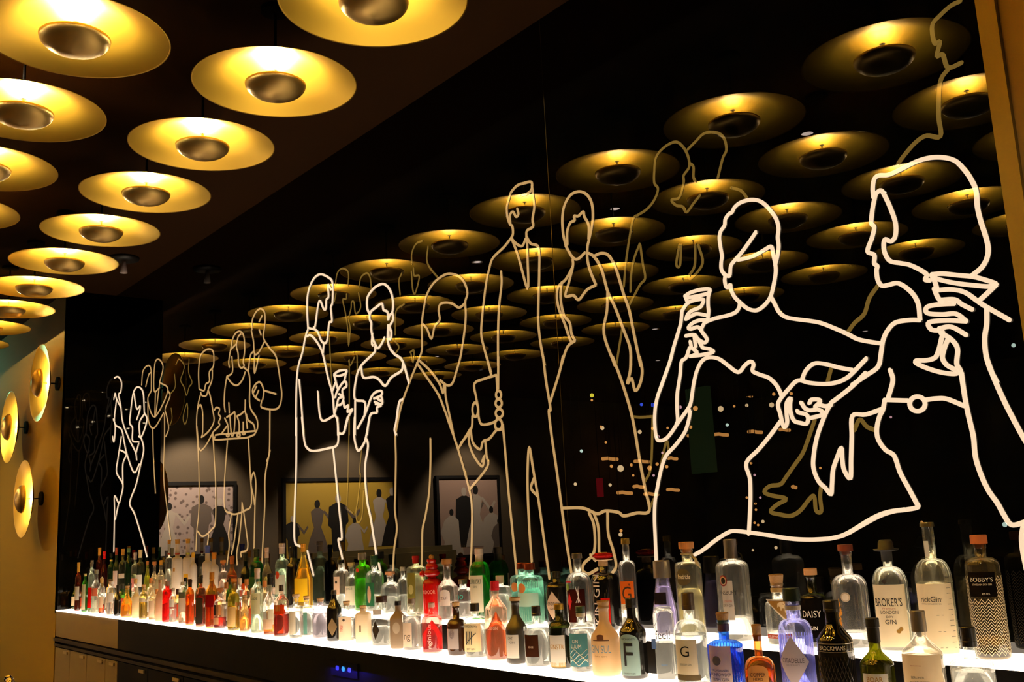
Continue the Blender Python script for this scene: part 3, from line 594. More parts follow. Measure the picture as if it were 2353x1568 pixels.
figure('dim brown line drawing of a slim head and shoulder above the broad-shouldered man', 2, 0.0105, {
 'head_line': [(*M_, [(1080,350),(1080,220),(1130,110),(1210,70)]), (*M_, [(1275,140),(1260,300),(1300,400),(1390,510)]), (*M_, [(960,460),(925,550),(940,720)]), (*M_, [(1075,440),(1090,650),(1120,700),(1170,500),(1110,490),(1100,400)])],
 'body_line': [(*M_, [(990,830),(890,920),(880,1200)]), (*M_, [(880,1280),(925,1350),(880,1430)]), (*M_, [(1060,1410),(1105,1390),(1095,1530),(1070,1430)])]})
figure('dim brown line drawing of a small necktie-like shape behind the far-left couple', 2, 0.0105, {
 'outline': [(150,640,4.356,[(1110,860),(1140,810),(1190,870),(1180,940),(1155,1020),(1190,1090),(1215,1170),(1240,1090),(1270,1040),(1235,940),(1240,810)]), (150,640,4.356,[(1095,960),(1100,1090),(1050,1160)]), (150,640,4.356,[(1220,1250),(1180,1390),(1200,1460),(1225,1380),(1220,1250)]), (150,640,4.356,[(1060,1300),(1070,1400),(1050,1470)])]})

# ------------------------------------------------------------------ bottles
def profile(H, r, kind, P):
    """(radius, z) up the outside of the glass, height H, body radius r"""
    sh, ne, nr = P
    pts = [(r*0.80, 0.0), (r*0.93, 0.002), (r*0.985, 0.007), (r, 0.016)]
    zs, zn, rn = sh*H, ne*H, nr*r
    pts.append((r*(1.0 if kind != 'taper' else 1.0), zs*0.55)); pts.append((r, zs))
    for i in range(1, 11):
        t = i/10
        if kind == 'round': a = PI/2*t; rr = rn+(r-rn)*(math.cos(a)**0.85 if t < 1 else 0); z = zs+(zn-zs)*math.sin(a)
        elif kind == 'slope': rr = r+(rn-r)*(0.5-0.5*math.cos(PI*t)); z = zs+(zn-zs)*t
        elif kind == 'square': a = PI/2*t; rr = rn+(r-rn)*(max(0, math.cos(a))**0.45 if t < 1 else 0); z = zs+(zn-zs)*math.sin(a)**1.3
        elif kind == 'cone': rr = r+(rn-r)*t; z = zs+(zn-zs)*t
        else: rr = r+(rn-r)*(0.5-0.5*math.cos(PI*t)); z = zs+(zn-zs)*t
        pts.append((rr, z))
    lip = min(0.008, H*0.03)
    pts += [(rn, (zn+H)/2), (rn, H-lip*1.6), (rn*1.14, H-lip*1.3), (rn*1.14, H-lip*0.2), (rn*1.02, H), (rn*0.78, H)]
    return pts
CURVED = {}
def surf_pt(x, off, r, n, asp):
    """point on the front of the body at sideways distance x (arc length when round)"""
    if n <= 2.6: th = -PI/2 + x/r; k = sect(th, r+off, n, asp); return k
    th = math.atan2(-1.0, x/r*1.0)
    c, s = math.cos(th), math.sin(th); kx = 1.0/((abs(c)**n+abs(s)**n)**(1.0/n))
    px, py = (r+off)*kx*c, (r+off)*kx*s*asp
    return (px, py)
def patch(bm, r, n, asp, h0, h1, hw, shape, off, xo=0.0, turn=0.0):
    U, V = (16, 8); ct, st = math.cos(turn), math.sin(turn)
    def P(x, z):
        a, b = surf_pt(x, off, r, n, asp); return (a*ct-b*st, a*st+b*ct, z)
    zc, zh = (h0+h1)/2, (h1-h0)/2; g = []
    for i in range(U+1):
        u = -1+2*i/U; row = []
        k = {'rect': 1.0, 'diamond': max(0.02, 1-abs(u)), 'oval': max(0.02, math.sqrt(max(0, 1-u*u))), 'arch': 1.0}[shape]
        for j in range(V+1):
            v = -1+2*j/V; z = zc+v*zh*k
            if shape == 'arch' and v > 0: z = zc+zh*(v*(0.6+0.4*math.sqrt(max(0, 1-u*u))))
            row.append(bm.verts.new(P(xo+u*hw, z)))
        g.append(row)
    for i in range(U):
        for j in range(V):
            bm.faces.new((g[i][j], g[i+1][j], g[i+1][j+1], g[i][j+1]))
    return g
def letter(parent, s, r, n, asp, zc, hgt, wid, col, off, xo=0.0, vert=False, turn=0.0, metal=0.0):
    if s not in TXT: return
    vs, fs = TXT[s]; bm = bmesh.new(); ct, st = math.cos(turn), math.sin(turn); V = []
    for x, y in vs:
        if vert: lx, lz = xo-y*hgt, zc+x*wid
        else: lx, lz = xo+x*wid, zc+y*hgt
        a, b = surf_pt(lx, off, r, n, asp); V.append(bm.verts.new((a*ct-b*st, a*st+b*ct, lz)))
    for f in fs:
        try: bm.faces.new([V[i] for i in f])
        except ValueError: pass
    obj('lettering', bm, paint(col, 0.45, metal), parent)
def make_cap(parent, kind, col, rn, z, hc):
    """cap of total height hc whose top is at z"""
    bm = bmesh.new(); z0 = z-hc; nm = 'cap'
    if kind == 'cyl':
        R = rn*1.18; lathe(bm, [(0, z0), (R, z0), (R*1.02, z0+hc*0.25), (R*0.98, z0+hc*0.28), (R*0.98, z-0.002), (R*0.93, z), (0, z)], 24)
        m = paint(col, 0.35)
    elif kind == 'metal':
        R = rn*1.2; lathe(bm, [(0, z0), (R*1.05, z0), (R, z-0.002), (R*0.95, z), (0, z)], 32); m = paint(col, 0.3, 0.8)
    elif kind == 'foil':
        R = rn*1.1; lathe(bm, [(0, z0), (R, z0), (R, z0+hc*0.6), (R*1.1, z0+hc*0.62), (R*1.1, z-0.002), (R, z), (0, z)], 24); m = paint(col, 0.4, 0.3)
    elif kind == 'cork':
        R = rn*1.0; nm = 'cork'; lathe(bm, [(0, z0), (R*0.9, z0), (R*1.25, z-0.003), (R*1.15, z), (0, z)], 24); m = pbr('cork', (0.50, 0.29, 0.12), 0.8, bump=0.4, bscale=300, var=0.3)
    elif kind == 'wood':
        R = rn*1.45; nm = 'stopper'; lathe(bm, [(0, z0), (rn*0.75, z0), (rn*0.8, z0+hc*0.35), (R, z0+hc*0.36), (R, z-0.002), (R*0.94, z), (0, z)], 24); m = paint(col, 0.55)
    elif kind == 'hat':
        lathe(bm, [(0, z0), (rn*1.2, z0), (rn*1.2, z0+hc*0.45), (rn*2.6, z0+hc*0.5), (rn*2.75, z0+hc*0.58), (rn*1.75, z0+hc*0.55), (rn*1.55, z-hc*0.1), (rn*1.2, z), (0, z)], 32); m = paint(col, 0.7); nm = 'hat_cap'
    elif kind == 'ball':
        sphere(bm, (0, 0, z-hc*0.5), hc*0.5, 16); m = pbr('cork', (0.50, 0.29, 0.12), 0.8); nm = 'stopper'
    else: return
    obj(nm, bm, m, parent, smooth=(kind in ('ball', 'hat')))
PLACED = []
def bottle(label, tier, tx, ty, w, by=None, Y=None, shape='round', P=(0.62, 0.78, 0.36), n=2.0, asp=1.0, glass=(0.93, 0.95, 0.92), solid=None,
           liq=None, level=0.6, cap=('cyl', (20, 20, 20), 0.03), labs=(), txt=(), extra=None, name='bottle', turn=0.0, group=None, crowd=False):
    z0 = ZF if tier == 'f' else ZB
    if Y is None: Y = -0.335 if tier == 'f' else -0.115
    if tx < 700 and not crowd: by = None; Y = -0.345 if tier == 'f' else min(Y, -0.12)
    if by is not None:
        lo_, hi_ = (-WF+0.035, -WB-0.02) if tier == 'f' else (-WB+0.03, -0.05)
        best = None
        for i in range(41):
            yy = lo_+(hi_-lo_)*i/40; T = on_y(tx, ty, yy); q = proj((T.x, T.y, z0)); e = abs(q[1]+3-by)
            if best is None or e < best[0]: best = (e, yy)
        Y = best[1]
    T = on_y(tx, ty, Y)
    while T.x < XE+0.045 and Y > (-WF+0.04 if tier == 'f' else -WB+0.035): Y -= 0.01; T = on_y(tx, ty, Y)
    T.x = max(T.x, XE+0.04)
    q = proj((T.x, Y, z0+0.1))
    r = w/2*q[2]/FPX/math.sqrt(1+((q[0]-PW/2)/FPX)**2)
    if n > 2.6: r *= 0.80           # a squarish body shows its front and its side
    H = T.z-z0
    PLACED.append(dict(label=label, tier=tier, x=T.x, y=Y, r=r, H=H, shape=shape, P=P, n=n, asp=asp, glass=glass, solid=solid, liq=liq, level=level, cap=cap, labs=labs, txt=txt, extra=extra, name=name, turn=turn, group=group, z0=z0))
XK = 0.45
def build(b):
    t = thing(b['name'], b['label'], 'bottle', (b['x'], b['y'], b['z0']+0.0004), b['group'] or ('bottles on the lower glowing shelf' if b['tier'] == 'f' else 'bottles on the upper glowing shelf'))
    t.rotation_euler[2] = min(0.85, 0.30+0.06*abs(b['x']))+(0.15 if b['n'] > 2.6 else 0)
    H, r, n, asp = b['H'], b['r'], b['n'], b['asp']; ck, cc, ch = b['cap']
    under = {'cork': 0.4, 'wood': 0.36, 'ball': 0.15, 'hat': 0.5}.get(ck, 1.0)
    Hg = H-ch*(1-under if ck in ('cork', 'wood', 'ball') else (0.5 if ck == 'hat' else 0.04)) if ch else H
    prof = profile(Hg, r, b['shape'], b['P']); rn = b['P'][2]*r
    zs, zn = b['P'][0]*Hg, b['P'][1]*Hg
    bl = lambda z: 0.0 if z < zs else min(1.0, (z-zs)/max(zn-zs, 1e-4))
    big = r*FPX/proj((b['x'], b['y'], b['z0']))[2] > 14
    seg = 48 if big else 24
    bm = bmesh.new(); lathe(bm, prof+[(0, Hg)], seg, n, asp, blend=bl) if b['solid'] else lathe(bm, [(0, 0.001)]+prof, seg, n, asp, blend=bl)
    if b['solid']: bmesh.ops.holes_fill(bm, edges=bm.edges[:])
    g = obj('glass_body' if not b['solid'] else 'body', bm, b['solid'] or thin_glass(b['glass']), t, smooth=True)
    if b['liq'] and not b['solid']:
        zl = b['level']*Hg; pr = [(0, 0.006)]; k = 0.93
        for (ra, za), (rb, zb) in zip(prof[2:], prof[3:]):
            if za >= zl: break
            pr.append((max(ra*k, 0.001), max(za, 0.006) if len(pr) > 1 else 0.006))
            if zb > zl:
                f = (zl-za)/max(zb-za, 1e-6); pr.append(((ra+(rb-ra)*f)*k, zl)); break
        pr.append((0, zl)); bm = bmesh.new(); lathe(bm, pr, seg, n, asp, blend=bl); obj('liquid', bm, liquid_mat(b['liq']), t, smooth=False)
        for p in t.children[-1].data.polygons:
            if abs(p.normal.z) < 0.95: p.use_smooth = True
    if ck: make_cap(t, ck, cc, rn, H, ch)
    lo = t
    for L in b['labs']:
        h0, h1, wf, col, shp = L[:5]; xo = (L[5] if len(L) > 5 else 0)*r*XK; tn = L[6] if len(L) > 6 else 0.0
        bm = bmesh.new(); patch(bm, r, n, asp, h0*H, h1*H, wf*r, shp, 0.0006, xo, b['turn']+tn)
        lo = obj('paper_label', bm, paper(col), t, smooth=True)
    for L in b['txt']:
        s, hz, hh, ww, col = L[:5]; xo = (L[5] if len(L) > 5 else 0)*r*XK; vt = L[6] if len(L) > 6 else False
        letter(t, s, r, n, asp, hz*H, hh*H, ww*r, col, 0.0014, xo, vt, b['turn'])
    if b['extra']: b['extra'](t, b, H, r, rn)
    return t
def relax():
    for it in range(60):
        for i, a in enumerate(PLACED):
            for c in PLACED[i+1:]:
                if a['tier'] != c['tier']: continue
                dx, dy = c['x']-a['x'], c['y']-a['y']; d = math.hypot(dx, dy)
                ra = a['r']*(1.12 if a['n'] > 2.6 else 1); rc = c['r']*(1.12 if c['n'] > 2.6 else 1)
                o = ra+rc+0.003-d
                if o <= 0 or abs(dx) > 0.2: continue
                sg = 1 if dy >= 0 else -1; sx = 1 if dx >= 0 else -1
                a['y'] -= sg*o*0.35; c['y'] += sg*o*0.35; a['x'] -= sx*o*0.2; c['x'] += sx*o*0.2
        for a in PLACED:
            ar = a['r']*(1.2 if a['n'] > 2.6 else 1)
            lo_, hi_ = (-WF+ar+0.006, -WB-ar-0.004) if a['tier'] == 'f' else (-WB+ar+0.002, -ar-0.008)
            a['y'] = (lo_+hi_)/2 if lo_ > hi_ else min(max(a['y'], lo_), hi_)
CREAM = (240, 222, 190); WHITE = (238, 230, 215); INK = (18, 14, 12)
CLR = (1.0, 1.0, 0.99); WATER = (0.97, 0.98, 0.96)
SHARED = {}
# special details of single bottles
def zigzag(t, b, H, r, rn):
    bm = bmesh.new(); N = 16
    for k in range(24):
        z = 0.05*H+k*0.026*H
        if z > 0.74*H: break
        if 0.47*H < z < 0.66*H: half = True
        else: half = False
        pts = []
        for i in range(N*2+1):
            th = -PI/2+PI*(-1+i/N)*0.98; dz = 0.017*H if i % 2 else -0.017*H
            pts.append((th, z+dz))
        for (a, za), (c, zc) in zip(pts, pts[1:]):
            if half and -PI/2-1.0 < (a+c)/2 < -PI/2+0.85: continue
            w = 0.0011; R = r+0.0005
            v = [bm.verts.new((R*math.cos(a), R*math.sin(a), za-w)), bm.verts.new((R*math.cos(c), R*math.sin(c), zc-w)), bm.verts.new((R*math.cos(c), R*math.sin(c), zc+w)), bm.verts.new((R*math.cos(a), R*math.sin(a), za+w))]
            bm.faces.new(v)
    obj('zigzag_pattern', bm, paint((226, 205, 165), 0.5), t)
def ribs(t, b, H, r, rn):
    bm = bmesh.new(); hs = b['P'][0]*H*0.97
    for i in range(36):
        th = 2*PI*i/36; tube(bm, [((r-0.0007)*math.cos(th), (r-0.0007)*math.sin(th), 0.012), ((r-0.0007)*math.cos(th), (r-0.0007)*math.sin(th), hs)], 0.0011, 5)
    obj('glass_ribs', bm, thin_glass(b['glass']), t, smooth=True)
def ticks(t, b, H, r, rn):
    bm = bmesh.new()
    for i in range(14):
        z = H*(0.06+0.04*i)
        for xo, wd in ((0.95*r, 0.0035), (0.25*r if i % 3 == 0 else 0.8*r, 0.009 if i % 3 == 0 else 0.003)):
            p = [surf_pt(xo-wd, 0.0013, r, 2, 1), surf_pt(xo+wd, 0.0013, r, 2, 1)]
            bm.faces.new([bm.verts.new((*p[0], z)), bm.verts.new((*p[1], z)), bm.verts.new((*p[1], z+0.0009)), bm.verts.new((*p[0], z+0.0009))])
    obj('scale_marks', bm, paint(INK), t)
def fuzz(t, b, H, r, rn):
    bm = bmesh.new(); rr = random.Random(3)
    prof = [(0, H-0.024), (0.028, H-0.022), (0.036, H-0.012), (0.028, H-0.003), (0, H)]
    lathe(bm, prof, 32)
    for i in range(500):
        a = rr.uniform(0, 2*PI); e = rr.uniform(-0.9, 0.9); c = Vector((math.cos(a)*math.cos(e)*0.035, math.sin(a)*math.cos(e)*0.035, H-0.012+math.sin(e)*0.011))
        d = c-Vector((0, 0, H-0.012)); d.normalize(); s = d.orthogonal()*0.0008
        bm.faces.new([bm.verts.new(c+s), bm.verts.new(c-s), bm.verts.new(c+d*rr.uniform(0.003, 0.006))])
    obj('pompom_hat', bm, paint((205, 15, 15), 0.9), t)
    bm = bmesh.new(); lathe(bm, [(0, H-0.029), (0.034, H-0.029), (0.036, H-0.026), (0, H-0.024)], 32); obj('hat_brim', bm, paint((225, 190, 150), 0.6), t)
def bow(t, b, H, r, rn):
    bm = bmesh.new(); z = b['P'][1]*H+0.004
    for k in range(3): tube(bm, [((rn+0.003)*math.cos(a), (rn+0.003)*math.sin(a), z+0.002*k) for a in [2*PI*i/16 for i in range(17)]], 0.0009, 6)
    for k in range(6): tube(bm, [(rn, -rn*0.6, z), (rn+0.010+0.002*k, -rn-0.004, z-0.012), (rn+0.018+0.003*k, -rn-0.004, z-0.032-0.003*k)], 0.0010, 5)
    obj('raffia_bow', bm, paint((205, 190, 150), 0.8), t)
def hangtag(t, b, H, r, rn):
    bm = bmesh.new(); tube(bm, [(-r*0.2, -r*0.3, H*0.93), (-r*0.95, -r*0.95, H*0.72), (-r*0.97, -r*1.08, H*0.58)], 0.0006, 5); obj('cord', bm, paint((40, 60, 120)), t)
    bm = bmesh.new(); box(bm, -r*1.2, -r*0.75, -r*1.10-0.002, -r*1.10, H*0.44, H*0.58); bmesh.ops.bevel(bm, geom=bm.edges[:], offset=0.0008, segments=2, affect='EDGES'); obj('paper_tag', bm, paint((60, 90, 150), 0.6), t)
def petals(t, b, H, r, rn):
    bm = bmesh.new(); rr = random.Random(5)
    for i in range(26):
        a = -PI/2-0.75+rr.uniform(-0.33, 0.33); z = H*rr.uniform(0.22, 0.46); ln = rr.uniform(0.006, 0.012)
        c = Vector(((r+0.002)*math.cos(a), (r+0.002)*math.sin(a), z)); o = Vector((math.cos(a), math.sin(a), 0))*rr.uniform(0, 0.004); s = Vector((-math.sin(a), math.cos(a), 0))*rr.uniform(0.003, 0.005)
        bm.faces.new([bm.verts.new(c-s), bm.verts.new(c+o+Vector((0, 0, -ln))), bm.verts.new(c+s+o), bm.verts.new(c+Vector((0, 0, ln)))])
    obj('dried_flower', bm, paper((235, 165, 70)), t)
def ringband(frs, col, metal=0.8):
    def f(t, b, H, r, rn):
        for a, c in frs:
            bm = bmesh.new(); k = 1.012
            lathe(bm, [(r*0.97, a*H), (r*k, a*H+0.0005), (r*k, c*H-0.0005), (r*0.97, c*H)], 48, b['n'], b['asp']); obj('band', bm, paint(col, 0.3, metal), t, smooth=False)
    return f
def bumps(t, b, H, r, rn):
    bm = bmesh.new(); sphere(bm, (0, 0, H*0.80), r*0.62, 20, 0.8); sphere(bm, (0, 0, H*0.70), r*0.80, 20, 0.6)
    sphere(bm, (-r*1.05, 0, H*0.69), r*0.33, 14); obj('bulbed_neck', bm, paint((170, 14, 10), 0.15), t, smooth=True)
def crest(t, b, H, r, rn):
    bm = bmesh.new(); patch(bm, r, b['n'], b['asp'], 0.605*H, 0.655*H, 0.16*r, 'diamond', 0.0014, -0.15*r); obj('crest', bm, paint((60, 50, 45)), t)
    bm = bmesh.new(); patch(bm, r, b['n'], b['asp'], 0.17*H, 0.205*H, 0.12*r, 'oval', 0.0014, 0.35*r); patch(bm, r, b['n'], b['asp'], 0.19*H, 0.225*H, 0.10*r, 'oval', 0.0016, 0.48*r); obj('gold_coins', bm, paint((150, 110, 30), 0.4), t)
def dome(t, b, H, r, rn):
    bm = bmesh.new(); patch(bm, r, 2, 1, 0.475*H, 0.488*H, 0.62*r, 'rect', 0.001); patch(bm, r, 2, 1, 0.485*H, 0.56*H, 0.24*r, 'arch', 0.0011); obj('building_print', bm, paint((95, 60, 40)), t)
def waves(t, b, H, r, rn):
    bm = bmesh.new()
    for k in range(5):
        pts = []
        for i in range(24):
            u = i/23; x = (-0.72+1.44*u)*r; a, c = surf_pt(x, 0.0022, r, 2, 1); pts.append((a, c, H*(0.16+0.04*k)+0.008*math.sin(u*9+k*1.3)))
        tube(bm, pts, 0.0009, 4)
    obj('wave_print', bm, paint((230, 225, 205)), t)
def tally(t, b, H, r, rn):
    bm = bmesh.new()
    for k in range(5):
        x0, x1 = ((-0.42+0.16*k)*r, (-0.40+0.16*k)*r) if k < 4 else (-0.5*r, 0.45*r)
        z0, z1 = (0.26*H, 0.50*H) if k < 4 else (0.27*H, 0.47*H)
        pts = [(*surf_pt(x0+(x1-x0)*i/6, 0.002, r, 2, 1), z0+(z1-z0)*i/6) for i in range(7)]; tube(bm, pts, 0.0015, 5)
    obj('tally_marks', bm, paint(INK), t)
def swirl(t, b, H, r, rn):
    for k, (za, rx) in enumerate(((0.40, 0.30), (0.40, 0.2), (0.40, 0.1))):
        bm = bmesh.new(); pts = []
        for i in range(17):
            a = 2*PI*i/16; x, y = surf_pt(rx*r*math.cos(a)*0.8-0.1*r, 0.002, r, b['n'], b['asp']); pts.append((x, y, H*(za)+rx*r*math.sin(a)*1.4))
        tube(bm, pts, 0.0007, 4); obj('oval_print', bm, paint((120, 100, 110)), t)
def sprigs(t, b, H, r, rn):
    bm = bmesh.new()
    patch(bm, r, 2, 1, 0.50*H, 0.60*H, 0.16*r, 'oval', 0.0012, -0.62*r); obj('green_parrot_print', bm, paint((120, 150, 40)), t)
    bm = bmesh.new(); patch(bm, r, 2, 1, 0.24*H, 0.48*H, 0.22*r, 'diamond', 0.0012, -0.45*r); patch(bm, r, 2, 1, 0.61*H, 0.635*H, 0.3*r, 'rect', 0.0012, -0.55*r); obj('red_parrot_print', bm, paint((200, 30, 30)), t)
    bm = bmesh.new()
    for k in range(3): tube(bm, [(*surf_pt((0.1+0.14*k)*r, 0.0016, r, 2, 1), H*0.56), (*surf_pt((0.3)*r, 0.0016, r, 2, 1), H*0.42), (*surf_pt((0.1+0.16*k)*r, 0.0016, r, 2, 1), H*0.34)], 0.0012, 4)
    obj('pale_sprig_print', bm, paint((235, 225, 215)), t)
def elephant(t, b, H, r, rn):
    bm = bmesh.new(); n, asp = b['n'], b['asp']
    P = lambda x, z, o: (*surf_pt(x*r, o, r, n, asp), z*H)
    for tri, o, mi in ((((-0.75, 0.66), (0.95, 0.66), (0.95, 0.27)), 0.0008, 0), (((-0.55, 0.635), (0.85, 0.635), (0.85, 0.33)), 0.0013, 1)):
        N = 12; top = [P(tri[0][0]+(tri[1][0]-tri[0][0])*i/N, tri[0][1], o) for i in range(N+1)]
        bot = [P(tri[0][0]+(tri[2][0]-tri[0][0])*i/N, tri[0][1]+(tri[2][1]-tri[0][1])*i/N-0.0001, o) for i in range(N+1)]
        for i in range(N): bm.faces.new([bm.verts.new(v) for v in (bot[i], bot[i+1], top[i+1], top[i])]).material_index = mi
    obj('corner_label', bm, None, t, mats=[paint((225, 210, 180)), paint((150, 110, 45))])
    bm = bmesh.new(); v = [(0.15, 0.60), (0.35, 0.62), (0.62, 0.61), (0.72, 0.55), (0.70, 0.47), (0.62, 0.47), (0.6, 0.53), (0.42, 0.53), (0.4, 0.50), (0.33, 0.5), (0.32, 0.55), (0.22, 0.56), (0.12, 0.54)]
    bm.faces.new([bm.verts.new(P(x, z, 0.0019)) for x, z in v]); obj('animal_print', bm, paint((215, 190, 140)), t)
def emblem(t, b, H, r, rn):
    for k, (rx, c) in enumerate(((0.26, (150, 35, 30)), (0.2, (220, 190, 150)), (0.15, INK))):
        bm = bmesh.new(); patch(bm, r, b['n'], b['asp'], 0.60*H-rx*r*1.25, 0.60*H+rx*r*1.25, rx*r, 'oval', 0.0012+0.0004*k, -0.35*r); obj('round_emblem', bm, paint(c), t)
def medal(z, rx, col, xo, c2=None):
    def f(t, b, H, r, rn):
        bm = bmesh.new(); patch(bm, r, b['n'], b['asp'], z*H-rx*r, z*H+rx*r, rx*r, 'oval', 0.001, xo*r); obj('round_label', bm, paint(col, 0.5), t)
        if c2:
            bm = bmesh.new(); patch(bm, r, b['n'], b['asp'], z*H-rx*r*0.7, z*H+rx*r*0.7, rx*r*0.7, 'oval', 0.0015, xo*r); obj('round_label_centre', bm, paint(c2, 0.5), t)
    return f
def both(*fs):
    def f(*a):
        for g in fs: g(*a)
    return f
def diacut(t, b, H, r, rn):
    bm = bmesh.new()
    for i in range(-7, 8):
        for s in (1, -1):
            pts = []
            for k in range(9):
                u = k/8; th = -PI/2+i*0.22+s*u*0.9; pts.append(((r+0.0004)*math.cos(th), (r+0.0004)*math.sin(th), H*(0.03+0.44*u)))
            tube(bm, pts, 0.0008, 4)
    obj('cut_glass_pattern', bm, paint((50, 45, 40), 0.15), t)
def neckring(col, zf):
    def f(t, b, H, r, rn):
        bm = bmesh.new(); lathe(bm, [(rn*1.0, zf*H), (rn*1.12, zf*H+0.001), (rn*1.12, zf*H+0.012), (rn, zf*H+0.013)], 24); obj('neck_band', bm, paint(col, 0.4), t)
    return f
BLK = pbr('black_bottle_glass', (0.006, 0.005, 0.004), 0.06, spec=0.7)
BRN = pbr('dark_brown_matte', (0.02, 0.015, 0.008), 0.4)
CREAMC = frosted((235, 210, 170)); WFROST = frosted((225, 215, 200)); TAUF = frosted((170, 150, 125))

# ---- lower shelf, right to left
bottle('clear bottle with square shoulders and black cap at the bottom right corner', 'f', 2222, 1441, 105, Y=-0.33, shape='square', P=(0.60, 0.66, 0.30), liq=CLR, level=0.55, cap=('cyl', INK, 0.045), labs=((0.12, 0.42, 0.62, (70, 50, 32), 'rect', -0.15), (0.24, 0.33, 0.16, (225, 205, 160), 'oval', -0.45)))
bottle('frosted white bottle with grey screw cap and small printed lines, second from bottom right corner', 'f', 2107, 1404, 100, Y=-0.335, shape='slope', P=(0.58, 0.78, 0.30), glass=(0.95, 0.93, 0.88), liq=(0.99, 0.97, 0.92), level=0.6, cap=('metal', (190, 180, 168), 0.05), labs=((0.05, 0.60, 1.1, (250, 226, 190), 'rect'),),
   txt=(('BERLINER', 0.39, 0.022, 0.62, (70, 60, 50), -0.45), ('BRANDSTIFTER', 0.345, 0.022, 0.95, (70, 60, 50), -0.28), ('BERLIN DRY GIN', 0.50, 0.010, 0.5, (190, 90, 60), -0.5)))
bottle('olive glass bottle with black top, gold lettering and a boar head on its white label', 'f', 2003, 1421, 80, Y=-0.34, shape='slope', P=(0.50, 0.68, 0.34), glass=(0.25, 0.26, 0.03), liq=(0.55, 0.50, 0.08), level=0.5, cap=('foil', INK, 0.06), labs=((0.06, 0.42, 0.80, WHITE, 'rect', -0.12),),
   txt=(('BOAR', 0.36, 0.055, 0.95, (170, 120, 30), -0.12),), extra=medal(0.22, 0.26, (110, 80, 55), -0.1))
bottle('glossy black bottle with cut-glass body and a silver ring of lettering', 'f', 1908, 1380, 85, Y=-0.325, shape='slope', P=(0.60, 0.80, 0.38), solid=BLK, cap=('cyl', (12, 10, 10), 0.03), txt=(('BROCKMANS', 0.555, 0.04, 1.5, (215, 205, 190)),), extra=both(ringband([(0.59, 0.60), (0.515, 0.522)], (190, 180, 165)), diacut))
bottle('violet-blue tinted bottle with fluted shoulders and a silver diamond label', 'f', 1817, 1352, 80, Y=-0.32, shape='round', P=(0.60, 0.72, 0.42), glass=(0.72, 0.74, 0.98), liq=(0.72, 0.74, 1.0), level=0.33, cap=('metal', (60, 75, 75), 0.035), labs=((0.12, 0.58, 0.98, (215, 198, 178), 'diamond', -0.18),), txt=(('CITADELLE', 0.365, 0.042, 1.35, (95, 80, 70), -0.18), ('GIN DE FRANCE', 0.325, 0.016, 0.8, (150, 130, 115), -0.18)), extra=both(neckring((215, 205, 195), 0.80), ribs))
bottle('amber square-shouldered bottle with cork and tan arched label', 'f', 1737, 1436, 86, Y=-0.345, shape='round', P=(0.46, 0.64, 0.27), n=4.0, glass=(0.85, 0.50, 0.20), liq=(0.62, 0.33, 0.10), level=0.44, cap=('cork', None, 0.045), labs=((0.04, 0.46, 0.72, (214, 160, 92), 'arch', -0.15),), txt=(('COPPER', 0.33, 0.05, 1.0, (50, 30, 15), -0.15), ('HEAD', 0.27, 0.04, 0.62, (50, 30, 15), -0.15)))
bottle('bright blue ribbed bottle with cork, purple neck and cream label', 'f', 1659, 1408, 82, Y=-0.345, shape='round', P=(0.62, 0.72, 0.30), glass=(0.18, 0.45, 0.90), liq=(0.20, 0.50, 0.95), level=0.60, cap=('cork', None, 0.035), labs=((0.05, 0.60, 0.70, (238, 214, 186), 'rect', -0.28),),
   txt=(('DRUMSHANBO', 0.30, 0.028, 1.05, (55, 50, 80), -0.28), ('GUNPOWDER', 0.25, 0.038, 1.25, (55, 50, 80), -0.28), ('IRISH GIN', 0.19, 0.038, 1.0, (55, 50, 80), -0.28)), extra=both(neckring((50, 30, 90), 0.76), neckring((50, 30, 90), 0.80), medal(0.42, 0.26, (70, 70, 110), -0.28), ribs))
bottle('clear round bottle with dark cap and a bold curved emblem on its white label', 'f', 1579, 1363, 78, Y=-0.34, shape='round', P=(0.56, 0.72, 0.32), liq=WATER, level=0.57, cap=('cyl', (70, 55, 40), 0.05), labs=((0.16, 0.52, 0.72, (245, 225, 190), 'rect', -0.25), (0.10, 0.16, 0.8, (110, 95, 70), 'rect', -0.15)),
   txt=(('G', 0.40, 0.11, 0.55, (25, 18, 12), -0.3), ('GOUGH GIN', 0.265, 0.022, 0.7, (60, 50, 40), -0.3)))
bottle('tall slim square clear bottle with handwritten lettering and a blue tag on a cord', 'f', 1522, 1396, 56, by=1566, shape='square', P=(0.90, 0.955, 0.80), n=5.0, liq=CLR, level=0.52, cap=(None, None, 0.0), txt=(('feel!', 0.63, 0.12, 1.5, (40, 30, 25), -0.05), ('MUNICH', 0.22, 0.018, 0.6, (70, 130, 190), -0.1)), extra=hangtag)
bottle('black bottle with pale teal label showing one huge ornate letter F', 'f', 1448, 1375, 62, by=1562, shape='slope', P=(0.56, 0.78, 0.34), solid=BLK, cap=('cyl', INK, 0.03), labs=((0.05, 0.56, 0.86, (165, 195, 190), 'arch', -0.20),), txt=(('F', 0.31, 0.28, 0.72, (18, 14, 14), -0.2), ('FERDINAND\'S', 0.50, 0.028, 1.1, (40, 50, 55), -0.2), ('SAAR DRY GIN', 0.075, 0.022, 0.9, (60, 60, 50), -0.2)))
bottle('cream stoneware bottle with cork, small building print and blue lettering', 'f', 1385, 1381, 66, by=1555, shape='slope', P=(0.52, 0.80, 0.36), solid=CREAMC, cap=('cork', None, 0.030), txt=(('GIN SUL', 0.365, 0.10, 1.55, (100, 150, 185), -0.15), ('DRY GIN', 0.27, 0.02, 0.9, (150, 120, 90), -0.1)), extra=dome)
